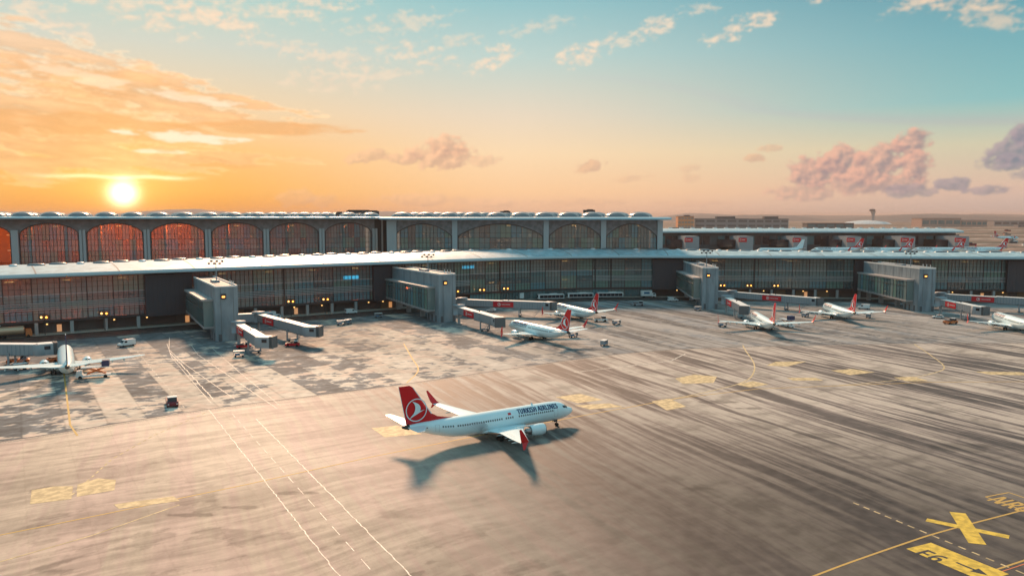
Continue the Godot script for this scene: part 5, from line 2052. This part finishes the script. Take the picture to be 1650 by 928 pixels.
func bridge(label: String, a: Vector2, c: Vector2, link: Vector2, sign_at: float, cab_turn := 0.0) -> void:
	# a: rotunda, c: cab, link: where the fixed gangway leaves the terminal
	var t := thing("passenger_bridge", label, "passenger bridge", V(a.x, 0, a.y), 0.0, "passenger bridges at the gates")
	var up := Vector3.UP
	var e := V(c.x - a.x, 0, c.y - a.y)
	var L := e.length()
	var d := e / L
	var n := d.cross(up)
	var fl := 4.3   # floor height at the rotunda
	var fe := 3.6   # at the cab
	var rot := B.new(true)
	rot.lathe(up * (fl - 0.5), up, [[0, 0.1], [0, 2.3], [3.5, 2.3], [3.6, 2.5], [3.9, 2.4], [4.1, 0.1]], 20)
	put(rot, "rotunda", M.bridge_grey, t)
	var leg := B.new(true)
	leg.tube(Vector3.ZERO, up * (fl - 0.4), 0.55, 0.5, 14)
	leg.smooth(false).bx(up * 0.12, Vector3(2.6, 0.24, 2.6))
	put(leg, "rotunda_leg", M.column, t)
	if link != Vector2.ZERO:
		var g := V(link.x - a.x, 0, link.y - a.y)
		var gd := g.normalized()
		var gn := gd.cross(up)
		var gb := B.new()
		gb.box(g / 2 + up * (fl + 1.3), gd * g.length() / 2, up * 1.45, gn * 1.4)
		put(gb, "gangway", M.bridge_grey, t)
		var gr := B.new()
		gr.box(g / 2 + up * (fl + 2.85), gd * g.length() / 2, up * 0.1, gn * 1.5)
		put(gr, "gangway_roof", M.white_paint, t)
	# two telescoping tunnels
	for k in 2:
		var s0 := 1.6 if k == 0 else L * 0.47
		var s1 := L * 0.55 if k == 0 else L - 2.4
		var w := 1.35 if k == 0 else 1.55
		var h := 1.30 if k == 0 else 1.50
		var f0 := lerpf(fl, fe, s0 / L) + 1.3
		var f1 := lerpf(fl, fe, s1 / L) + 1.3
		var x := d * (s1 - s0) / 2 + up * (f1 - f0) / 2
		var mid := d * (s0 + s1) / 2 + up * (f0 + f1) / 2
		var tb := B.new()
		tb.box(mid, x, up * h, n * w)
		var tn := put(tb, "tunnel", M.bridge_grey, t)
		var rb := B.new()
		rb.box(mid + up * (h + 0.08), x, up * 0.09, n * (w + 0.07))
		put(rb, "tunnel_roof", M.white_paint, tn)
		var cr := B.new()  # corrugation
		var m := int((s1 - s0) / 1.1)
		for i in m:
			for s in [-1.0, 1.0]:
				cr.box(mid + x * (2.0 * (i + 0.5) / m - 1) + n * s * (w + 0.02), d * 0.12, up * h * 0.94, n * 0.04)
		stuff(put(cr, "rib", M.gate_grey, tn))
		var ub := B.new()
		ub.box(mid - up * (h + 0.14), x, up * 0.14, n * (w - 0.2))
		put(ub, "underframe", M.bridge_dark, tn)
		var col := B.new()
		col.box(mid + x * 0.985, d * 0.14, up * (h + 0.16), n * (w + 0.14))
		put(col, "end_frame", M.bridge_dark, tn)
	# red sign on both flanks
	if sign_at > 0.0:
		var sl := minf(9.0, L * 0.28)
		for s in [-1.0, 1.0]:
			var sm_: Vector3 = d * L * sign_at + up * (lerpf(fl, fe, sign_at) + 1.28) + n * s * 1.64
			var slope: Vector3 = d * sl / 2 + up * (fe - fl) / L * sl / 2
			var sb := B.new()
			sb.box(sm_, slope, up * 1.12, n * 0.07)
			var so := put(sb, "red_sign", M.sign_red, t)
			var ux: Vector3 = d * s * (-1.0)
			if ux.cross(up).dot(n * s) < 0:
				ux = -ux
			var eb := B.new()
			emblem(eb, sm_ + n * s * 0.09 - ux * sl * 0.20, ux, up, n * s, 0.72, 0.22)
			put(eb, "emblem", M.white_paint, so)
			var tx := put(sign_text("TURKISH AIRLINES", 0.5), "lettering", M.white_paint, so)
			tx.transform = Transform3D(Basis(ux * 0.62, up * 0.9, n * s), sm_ + n * s * 0.09 - ux * sl * 0.08)
	# wheel carriage
	var wc := d * L * 0.66
	var hh := lerpf(fl, fe, 0.66)
	var cg := B.new()
	for s in [-1.0, 1.0]:
		cg.box(wc + n * s * 1.9 + up * (hh * 0.5 + 0.4), d * 0.22, up * (hh * 0.5 + 0.1), n * 0.2)
	cg.box(wc + up * 0.75, d * 0.5, up * 0.22, n * 2.0)
	cg.box(wc + up * (hh - 0.3), d * 0.3, up * 0.2, n * 2.1)
	var co := put(cg, "drive_column", M.bridge_grey, t)
	for s in [-1.0, 1.0]:
		var wb := B.new(true)
		wb.lathe(wc + n * s * 1.25 - n * 0.3 + up * 0.5, n, [[0, 0.05], [0, 0.4], [0.08, 0.5], [0.52, 0.5], [0.6, 0.4], [0.6, 0.05]], 14)
		put(wb, "wheel", M.tyre, co)
	# cab, turned towards the aircraft
	var cd := d.rotated(up, cab_turn)
	var cn := cd.cross(up)
	var cc := d * (L - 1.6) + up * fe
	var cab := B.new(true)
	var r := []
	for y in [[-0.35, 2.0], [0.0, 2.15], [2.6, 2.15], [2.95, 1.9]]:
		var q := PackedVector3Array()
		for k in 18:
			var a2 := TAU * k / 18
			q.append(cc + up * y[0] + (d * cos(a2) + n * sin(a2)) * y[1])
		r.append(q)
	cab.loft(r)
	cab.smooth(false).box(cc + cd * 1.6 + up * 1.3, cd * 1.5, up * 1.6, cn * 1.9)
	put(cab, "cab", M.bridge_grey, t)
	var cr2 := B.new()
	cr2.box(cc + cd * 1.2 + up * 3.0, cd * 1.9, up * 0.1, cn * 2.0)
	put(cr2, "cab_roof", M.white_paint, t)
	var can := B.new()
	for k in 4:
		can.box(cc + cd * (3.15 + k * 0.32) + up * (1.45 - 0.02 * k), cd * 0.11, up * (1.75 + 0.06 * (k % 2)), cn * (1.85 + 0.08 * (k % 2)))
	put(can, "canopy", M.bridge_dark, t)
	for s in [-1.0, 1.0]:
		put(B.new().box(cc + cd * 1.6 + cn * 1.93 * s + up * 1.9, cd * 0.8, up * 0.5, cn * 0.03), "cab_window", M.window_dark, t)
	# service stair beside the cab
	var stt := B.new()
	for k in 8:
		stt.box(d * (L - 4.0 - k * 0.42) + n * 2.5 + up * (fe - 0.3 - k * 0.44), d * 0.24, up * 0.05, n * 0.5)
	for s in [2.0, 3.0]:
		stt.tube(d * (L - 3.8) + n * s + up * (fe + 0.7), d * (L - 7.2) + n * s + up * 0.9, 0.05, 0.05, 5)
	put(stt, "stair", M.bridge_grey, t)
	var bea := B.new(true)
	bea.tube(d * L * 0.53 + up * (lerpf(fl, fe, 0.53) + 2.9), d * L * 0.53 + up * (lerpf(fl, fe, 0.53) + 3.4), 0.2, 0.16, 8)
	put(bea, "beacon", M.dark_metal, t)


func build_bridges() -> void:
	bridge("passenger bridge at far left reaching the plain white airliner", Vector2(-163, 219), Vector2(-135, 222), Vector2.ZERO, 0.25, 0.5)
	bridge("short bridge without an aircraft angled down to the right from the leftmost gate tower", Vector2(-93.5, 262.5), Vector2(-76, 234), Vector2.ZERO, 0.28, 0.9)
	bridge("empty bridge with red sign in front of the terminal columns, behind the short one", Vector2(-95.3, 289), Vector2(-67, 256.5), Vector2(-107, 283), 0.28, 0.7)
	bridge("bridge with red sign ending at the nose of the nearer centre airliner", Vector2(-21.5, 312), Vector2(-4.5, 281), Vector2.ZERO, 0.35, -0.25)
	bridge("level bridge in front of the buses ending at the farther centre airliner", Vector2(-22.0, 340), Vector2(16.5, 333), Vector2(-31, 342), 0.48, -0.5)
	bridge("bridge with red sign sloping to the airliner right of the narrow gate tower", Vector2(97.5, 350), Vector2(96.5, 317.5), Vector2.ZERO, 0.32, -0.35)
	bridge("long level bridge behind the red tail, right of the narrow gate tower", Vector2(107, 375), Vector2(138.5, 350), Vector2(97, 378), 0.5, -0.4)
	bridge("bridge with red sign sloping to the airliner cut off at the right edge", Vector2(190.5, 342), Vector2(191.5, 315), Vector2.ZERO, 0.36, 0.35)
	bridge("level bridge running out of the picture at the right edge", Vector2(203, 365), Vector2(244, 341), Vector2(193, 369), 0.36, -0.4)


# ---------------------------------------------------------------- vehicles
func wheels(t: Node3D, xs: Array, half_w: float, r: float) -> void:
	for x in xs:
		for s in [-1.0, 1.0]:
			var b := B.new(true)
			wheel(b, Vector3(x, r, s * (half_w - 0.12)), r, 0.26)
			put(b, "wheel", M.tyre, t)


func shell(prof: Array, w: float, lo_w := 0.0) -> B:
	var p := PackedVector2Array()
	for e in prof:
		p.append(Vector2(e[0], e[1]))
	var b := B.new()
	b.prism(p, Vector3(0, 0, -w / 2), Vector3.RIGHT, Vector3.UP, Vector3(0, 0, w))
	return b


func lights(t: Node3D, front: float, back: float, y: float, half_w: float) -> void:
	for s in [-1.0, 1.0]:
		put(B.new().bx(Vector3(front, y, s * half_w), Vector3(0.08, 0.2, 0.3)), "headlight", M.white_paint, t)
		put(B.new().bx(Vector3(back, y + 0.1, s * half_w), Vector3(0.08, 0.25, 0.2)), "tail_light", M.vehicle_red, t)


func van(label: String, at: Vector3, turn: float) -> Node3D:
	var t := thing("van", label, "van", at, turn)
	put(shell([[-2.6, 0.35], [2.6, 0.35], [2.65, 0.9], [2.45, 1.2], [1.75, 1.35], [1.1, 2.25], [0.8, 2.38], [-2.5, 2.4], [-2.62, 2.2]], 2.0), "body", M.vehicle_white, t)
	put(B.new().box(Vector3(1.48, 1.78, 0), Vector3(0.27, -0.37, 0), Vector3(0.03, 0.02, 0), Vector3(0, 0, 0.86)), "windscreen", M.window_dark, t)
	for s in [-1.0, 1.0]:
		put(B.new().bx(Vector3(0.72, 1.72, s * 1.0), Vector3(0.9, 0.6, 0.04)), "side_window", M.window_dark, t)
	put(B.new().bx(Vector3(-2.62, 1.7, 0), Vector3(0.04, 0.6, 1.6)), "rear_window", M.window_dark, t)
	put(B.new().bx(Vector3(0, 0.42, 0), Vector3(5.36, 0.22, 2.06)), "bumper", M.dark_metal, t)
	put(B.new().bx(Vector3(0.4, 2.48, 0), Vector3(0.3, 0.18, 0.9)), "beacon", M.vehicle_orange, t)
	wheels(t, [-1.65, 1.65], 1.0, 0.36)
	lights(t, 2.62, -2.62, 0.95, 0.75)
	return t


func truck(label: String, at: Vector3, turn: float, box: Material) -> Node3D:
	var t := thing("box_truck", label, "truck", at, turn)
	put(shell([[1.9, 0.5], [3.9, 0.5], [3.95, 1.4], [3.6, 2.4], [1.9, 2.5]], 2.3), "cab", M.vehicle_white, t)
	put(B.new().box(Vector3(3.82, 1.95, 0), Vector3(0.14, -0.4, 0), Vector3(0.03, 0.01, 0), Vector3(0, 0, 1.0)), "windscreen", M.window_dark, t)
	for s in [-1.0, 1.0]:
		put(B.new().bx(Vector3(2.9, 1.9, s * 1.16), Vector3(1.0, 0.6, 0.04)), "side_window", M.window_dark, t)
	put(B.new().bx(Vector3(-1.1, 2.3, 0), Vector3(5.8, 2.9, 2.5)), "box_body", box, t)
	put(B.new().bx(Vector3(-1.1, 2.55, 0), Vector3(3.0, 1.1, 2.56)), "side_panel", M.vehicle_blue, t)
	put(B.new().bx(Vector3(0, 0.7, 0), Vector3(7.6, 0.35, 1.6)), "chassis", M.dark_metal, t)
	wheels(t, [-2.6, 2.8], 1.15, 0.48)
	lights(t, 3.96, -4.02, 0.8, 0.85)
	return t


func car(label: String, at: Vector3, turn: float) -> Node3D:
	var t := thing("parked_car", label, "car", at, turn)
	put(shell([[-2.2, 0.3], [2.2, 0.3], [2.25, 0.75], [1.2, 0.98], [0.5, 1.5], [-1.6, 1.52], [-2.2, 0.98]], 1.8), "body", M.vehicle_white, t)
	for s in [-1.0, 1.0]:
		put(B.new().bx(Vector3(-0.5, 1.2, s * 0.9), Vector3(2.0, 0.36, 0.04)), "side_window", M.window_dark, t)
	put(B.new().box(Vector3(0.87, 1.24, 0), Vector3(0.3, -0.22, 0), Vector3(0.02, 0.03, 0), Vector3(0, 0, 0.8)), "windscreen", M.window_dark, t)
	put(B.new().bx(Vector3(0, 0.36, 0), Vector3(4.5, 0.2, 1.86)), "bumper", M.dark_metal, t)
	put(B.new().bx(Vector3(-0.4, 1.58, 0), Vector3(0.3, 0.14, 1.0)), "light_bar", M.vehicle_orange, t)
	wheels(t, [-1.4, 1.4], 0.9, 0.33)
	lights(t, 2.22, -2.2, 0.7, 0.65)
	return t


func bus(label: String, at: Vector3, turn: float) -> Node3D:
	var t := thing("apron_bus", label, "bus", at, turn, "buses parked in front of the terminal")
	put(shell([[-6.9, 0.35], [6.9, 0.35], [7.0, 1.0], [6.95, 2.6], [6.6, 3.0], [-6.7, 3.0], [-7.0, 2.7]], 2.9), "body", M.vehicle_white, t)
	for s in [-1.0, 1.0]:
		for k in 6:
			put(B.new().bx(Vector3(-5.6 + k * 2.15, 1.72, s * 1.46), Vector3(2.05, 1.6, 0.05)), "side_window", M.window_dark, t)
	put(B.new().bx(Vector3(6.98, 1.85, 0), Vector3(0.06, 1.4, 2.5)), "windscreen", M.window_dark, t)
	put(B.new().bx(Vector3(-7.0, 1.95, 0), Vector3(0.06, 1.0, 2.2)), "rear_window", M.window_dark, t)
	put(B.new().bx(Vector3(0, 0.45, 0), Vector3(13.7, 0.3, 2.96)), "skirt", M.dark_metal, t)
	put(B.new().bx(Vector3(-1.5, 3.12, 0), Vector3(4.0, 0.25, 1.8)), "roof_unit", M.white_paint, t)
	wheels(t, [-4.2, 4.6], 1.4, 0.48)
	lights(t, 7.0, -7.0, 0.8, 1.1)
	return t


func tug(label: String, at: Vector3, turn: float, body: Material) -> Node3D:
	var t := thing("aircraft_tug", label, "tug", at, turn)
	put(shell([[-2.9, 0.45], [2.9, 0.45], [3.0, 1.1], [2.6, 1.35], [-2.8, 1.35], [-2.95, 1.0]], 2.4), "body", body, t)
	put(shell([[0.6, 1.35], [2.3, 1.35], [2.1, 2.2], [0.75, 2.25]], 1.9), "cab", M.window_dark, t)
	put(B.new().bx(Vector3(1.45, 2.3, 0), Vector3(1.7, 0.12, 2.0)), "cab_roof", M.vehicle_white, t)
	put(B.new().bx(Vector3(-1.2, 1.5, 0), Vector3(2.4, 0.3, 1.7)), "engine_cover", M.dark_metal, t)
	put(B.new().bx(Vector3(-3.4, 0.6, 0), Vector3(1.0, 0.16, 0.2)), "tow_hook", M.dark_metal, t)
	wheels(t, [-1.8, 1.8], 1.2, 0.55)
	lights(t, 2.96, -2.92, 0.85, 0.9)
	return t


func baggage_cart(label: String, at: Vector3, turn: float) -> Node3D:
	var t := thing("baggage_cart", label, "cart", at, turn)
	put(B.new().bx(Vector3(0, 0.6, 0), Vector3(3.2, 0.16, 1.6)), "deck", M.bridge_grey, t)
	for s in [-1.0, 1.0]:
		put(B.new().bx(Vector3(s * 1.55, 1.2, 0), Vector3(0.08, 1.2, 1.6)), "end_rail", M.bridge_grey, t)
	put(B.new().bx(Vector3(0, 1.9, 0), Vector3(3.3, 0.1, 1.7)), "cover", M.white_paint, t)
	put(B.new().bx(Vector3(-0.5, 0.95, 0), Vector3(1.4, 0.5, 1.2)), "baggage", M.vehicle_blue, t)
	wheels(t, [-1.1, 1.1], 0.8, 0.26)
	return t


func belt_loader(label: String, at: Vector3, turn: float) -> Node3D:
	var t := thing("catering_loader", label, "loader", at, turn)
	put(shell([[-4.0, 0.5], [4.2, 0.5], [4.3, 1.2], [2.6, 1.3], [2.5, 1.0], [-4.0, 1.0]], 2.3), "chassis", M.vehicle_white, t)
	put(shell([[2.7, 1.25], [4.2, 1.25], [4.0, 2.2], [2.8, 2.3]], 1.9), "cab", M.vehicle_white, t)
	put(B.new().bx(Vector3(4.1, 1.75, 0), Vector3(0.1, 0.6, 1.5)), "windscreen", M.window_dark, t)
	for s in [-1.0, 1.0]:
		put(B.new().box(Vector3(-0.6, 2.0, s * 0.8), Vector3(2.3, 0.85, 0), Vector3(-0.05, 0.12, 0), Vector3(0, 0, 0.08)), "lift_arm", M.vehicle_orange, t)
		put(B.new().box(Vector3(-0.6, 2.0, s * 0.95), Vector3(2.3, -0.85, 0), Vector3(0.05, 0.12, 0), Vector3(0, 0, 0.08)), "lift_arm", M.vehicle_orange, t)
	put(B.new().bx(Vector3(-0.4, 3.0, 0), Vector3(6.6, 0.22, 2.5)), "platform", M.vehicle_white, t)
	put(B.new().bx(Vector3(-2.9, 3.9, 0), Vector3(1.8, 1.6, 2.3)), "container", M.navy, t)
	put(B.new().bx(Vector3(0.2, 3.75, 1.2), Vector3(4.6, 0.1, 0.1)), "hand_rail", M.vehicle_orange, t)
	wheels(t, [-2.8, 3.2], 1.15, 0.5)
	return t


func tanker(label: String, at: Vector3, turn: float) -> Node3D:
	var t := thing("tank_truck", label, "truck", at, turn)
	put(B.new(true).lathe(Vector3(-5.4, 2.6, 0), Vector3.RIGHT, [[0, 0.05], [0.05, 0.9], [0.3, 1.45], [0.6, 1.55], [8.0, 1.55], [8.3, 1.45], [8.55, 0.9], [8.6, 0.05]], 22), "tank", M.tank, t)
	put(B.new().bx(Vector3(-0.4, 0.85, 0), Vector3(10.4, 0.4, 1.8)), "chassis", M.dark_metal, t)
	put(shell([[3.4, 0.5], [5.4, 0.5], [5.45, 1.5], [5.2, 2.9], [3.4, 3.0]], 2.4), "cab", M.vehicle_orange, t)
	put(B.new().box(Vector3(5.38, 2.2, 0), Vector3(0.1, -0.5, 0), Vector3(0.03, 0.0, 0), Vector3(0, 0, 1.0)), "windscreen", M.window_dark, t)
	put(B.new().bx(Vector3(-1.2, 4.25, 0), Vector3(6.0, 0.12, 0.7)), "catwalk", M.dark_metal, t)
	wheels(t, [-4.2, -2.9, 4.2], 1.2, 0.52)
	return t


func build_vehicles() -> void:
	van("white van on the apron right of the plain white airliner's nose", V(-129.0, 0, 256.5), -2.2)
	van("pale blue-white van on the dark road, left of the narrow gate tower", V(82.5, 0, 395), 0.1)
	van("white van behind the red tail, left of the gate tower with green glass", V(165.5, 0, 362), 2.6)
	belt_loader("white scissor lift loader with dark blue box behind the plain white airliner's tail", V(-112.5, 0, 205.5), -2.75)
	tug("dark red tug standing alone on the pale patched concrete at left", V(-78.2, 0, 175.0), -1.1, M.vehicle_red)
	tug("low white tug under the tail of the farther centre airliner", V(36.5, 0, 318), 0.15, M.vehicle_white)
	tug("grey tug standing alone on the apron in front of the dark cladding", V(61.5, 0, 376), 0.1, M.bridge_grey)
	tanker("orange tanker truck by the terminal columns at the left edge", V(-178.5, 0, 275.2), 0.6)
	bus("white bus with dark windows, leftmost of the three by the terminal", V(20.3, 0, 404.5), PI + 0.2)
	bus("white bus with dark windows, middle one of three by the terminal", V(36.2, 0, 410.5), PI + 0.18)
	bus("white bus with dark windows, rightmost of three, behind the red tail", V(52.5, 0, 413.8), PI + 0.1)
	truck("white box truck parked left of the three buses", V(2.9, 0, 405.5), 2.2, M.vehicle_white)
	truck("white high lift truck parked right of the three buses", V(73.5, 0, 415.6), 0.05, M.vehicle_white)
	car("white car with dark windows beside the foot of the right gate tower", V(182.2, 0, 328.8), 2.75)
	car("pale car partly hidden behind the level bridge at centre", V(-9.5, 0, 352), 2.9)
	car("white car under the level bridge at the right edge", V(214, 0, 356), 0.2)
	baggage_cart("baggage cart on the apron in front of the columns, left of centre gate tower", V(-68.5, 0, 307.5), 0.5)
	baggage_cart("baggage cart standing just behind the other in front of the columns", V(-66.3, 0, 310.5), 1.2)
	baggage_cart("blue loaded cart at the foot of the centre gate tower's ramp", V(-57.5, 0, 331.0), 0.4)
	baggage_cart("baggage cart beside the engine of the plain white airliner", V(-139, 0, 216), 0.9)
	baggage_cart("cart near the short empty bridge's wheels", V(-84.5, 0, 237), 0.3)
	# ground crews' gear round the parked aircraft
	for e in [["baggage cart under the wing of the nearer centre airliner", 22, 276, 0.5], ["baggage cart behind the tail of the nearer centre airliner", 31, 258, 1.1], ["baggage cart beside the tail of the farther centre airliner", 42, 309, 0.3],
		["baggage cart left of the airliner right of the narrow gate tower", 83, 303, 0.1], ["baggage cart beside the engine of the airliner left of the green glass gate tower", 127, 333, 0.6], ["baggage cart right of the airliner left of the green glass gate tower", 153, 330, 1.0], ["baggage cart at the foot of the narrow gate tower", 86, 356, 0.2]]:
		baggage_cart(e[0], V(e[1], 0, e[2]), e[3])
	belt_loader("white scissor lift loader beside the wing of the airliner right of the narrow gate tower", V(108, 0, 303), 1.9)
	van("small white van on the road left of the centre gate tower", V(-72, 0, 344), 0.6)
	truck("white box truck driving on the road behind the empty bridge", V(-101, 0, 322), 0.62, M.vehicle_white)
	for e in [["red tug in front of the empty bridge's rotunda", -88.6, 253, 0.4], ["red tug below the cab of the empty bridge", -73.5, 256.5, 0.2]]:
		var q := tug(e[0], V(e[1], 0, e[2]), e[3], M.sign_red)
		q.scale = Vector3.ONE * 0.8
	tug("orange tug ahead of the plain white airliner's left wing", V(-146, 0, 226), 0.5, M.vehicle_orange)
	tug("orange tug ahead of the plain white airliner's right wing root", V(-136, 0, 229), 1.2, M.vehicle_orange)
	tug("orange tug under the wing tip of the right edge airliner", V(177.5, 0, 311), 0.4, M.vehicle_orange)


# ---------------------------------------------------------------- lamps
func build_lamps() -> void:
	# floodlight masts on the gate blocks
	for e in [[-109.5, 286, "floodlight mast on the roof of the leftmost gate tower"], [-36.5, 336, "floodlight mast on the roof of the centre gate tower"], [93.6, 372, "floodlight mast on the roof of the narrow gate tower"], [188.6, 366, "floodlight mast on the roof of the gate tower with green glass"]]:
		var t := thing("floodlight_mast", e[2], "floodlight mast", V(e[0], 18.9, e[1]), 0.0, "floodlight masts on the gate towers")
		var p := B.new()
		p.tube(Vector3.ZERO, Vector3(0, 7.4, 0), 0.22, 0.14, 8)
		put(p, "mast", M.bridge_grey, t)
		var c := B.new()
		c.bx(Vector3(0, 7.0, 0), Vector3(5.6, 0.14, 0.14)).bx(Vector3(0, 7.9, 0), Vector3(5.6, 0.14, 0.14)).bx(Vector3(0, 7.4, 0), Vector3(0.14, 1.2, 0.14))
		put(c, "crossbar", M.bridge_dark, t)
		for k in 6:
			var f := B.new()
			f.box(Vector3(-2.5 + k, 7.1 + 0.85 * (k % 2), 0.3), Vector3(0.38, 0, 0), Vector3(0, 0.26, 0.14), Vector3(0, -0.1, 0.2))
			put(f, "floodlight", M.dark_metal, t)
	# stand lights on posts by the terminal front
	for sl in [[-172.0, "above the tanker at the left edge"], [-156.0, "above the plain white airliner's nose"], [-97.0, "just right of the leftmost gate tower"], [-84.0, "above the empty bridge's tunnel"], [-28.5, "just right of the centre gate tower"], [-16.0, "second right of the centre gate tower"], [-4.0, "beside the box truck"], [113.0, "just right of the narrow gate tower"], [127.0, "above the long level bridge's sign"], [141.0, "above the nose behind the long level bridge"], [205.0, "just right of the green glass gate tower"], [219.0, "nearest the right edge"]]:
		var d := d_at_x(sl[0])
		var p0 := pos_at(d, 1.8, 0.0)
		var t := thing("stand_light", "pair of amber stand lights on a pole, " + sl[1], "stand light", p0, 0.0, "amber stand lights along the terminal front")
		put(B.new().tube(Vector3.ZERO, Vector3(0, 6.4, 0), 0.14, 0.11, 6), "pole", M.dark_metal, t)
		put(B.new().bx(Vector3(0, 6.5, 0), Vector3(3.4, 0.16, 0.3)), "arm", M.dark_metal, t)
		for s in [-1.0, 1.0]:
			put(B.new().bx(Vector3(s * 0.95, 6.75, 0), Vector3(1.7, 1.5, 0.5)), "housing", M.dark_metal, t)
			put(B.new(true).lathe(Vector3(s * 0.95, 6.65, 0.26), Vector3(0, 0, 1), [[0, 0.4], [0.1, 0.38], [0.18, 0.24], [0.2, 0.02]], 12), "lamp", M.lamp_amber if s > 0 else M.lamp_warm, t)
			var o := OmniLight3D.new()
			o.name = "stand_lamp"
			o.light_color = Color(1, 0.62, 0.2)
			o.light_energy = 1.2
			o.light_size = 0.4
			o.omni_range = 60.0
			o.omni_attenuation = 2.0
			o.shadow_enabled = true
			o.position = Vector3(s * 0.95, 6.65, 0.9)
			t.add_child(o, true)
	# lit screens behind the glass
	for e in [[-20.0, 18.0, 3.4, "cyan lit screen behind the glass right of the centre gate tower"], [-72.0, 15.4, 3.6, "pale cyan lit panel behind the glass left of the centre gate tower"]]:
		var d := d_at_x(e[0])
		var tg := tan_at(d)
		var t := thing("lit_screen", e[3], "screen", pos_at(d, -4.0, e[1]))
		put(B.new().box(Vector3.ZERO, V(tg.x, 0, tg.y) * e[2], Vector3.UP * 0.8, V(tg.y, 0, -tg.x) * 0.1), "panel", M.lamp_cyan, t)
		put(B.new().box(-V(tg.y, 0, -tg.x) * 0.3, V(tg.x, 0, tg.y) * (e[2] + 0.15), Vector3.UP * 0.95, V(tg.y, 0, -tg.x) * 0.15), "housing", M.dark_metal, t)
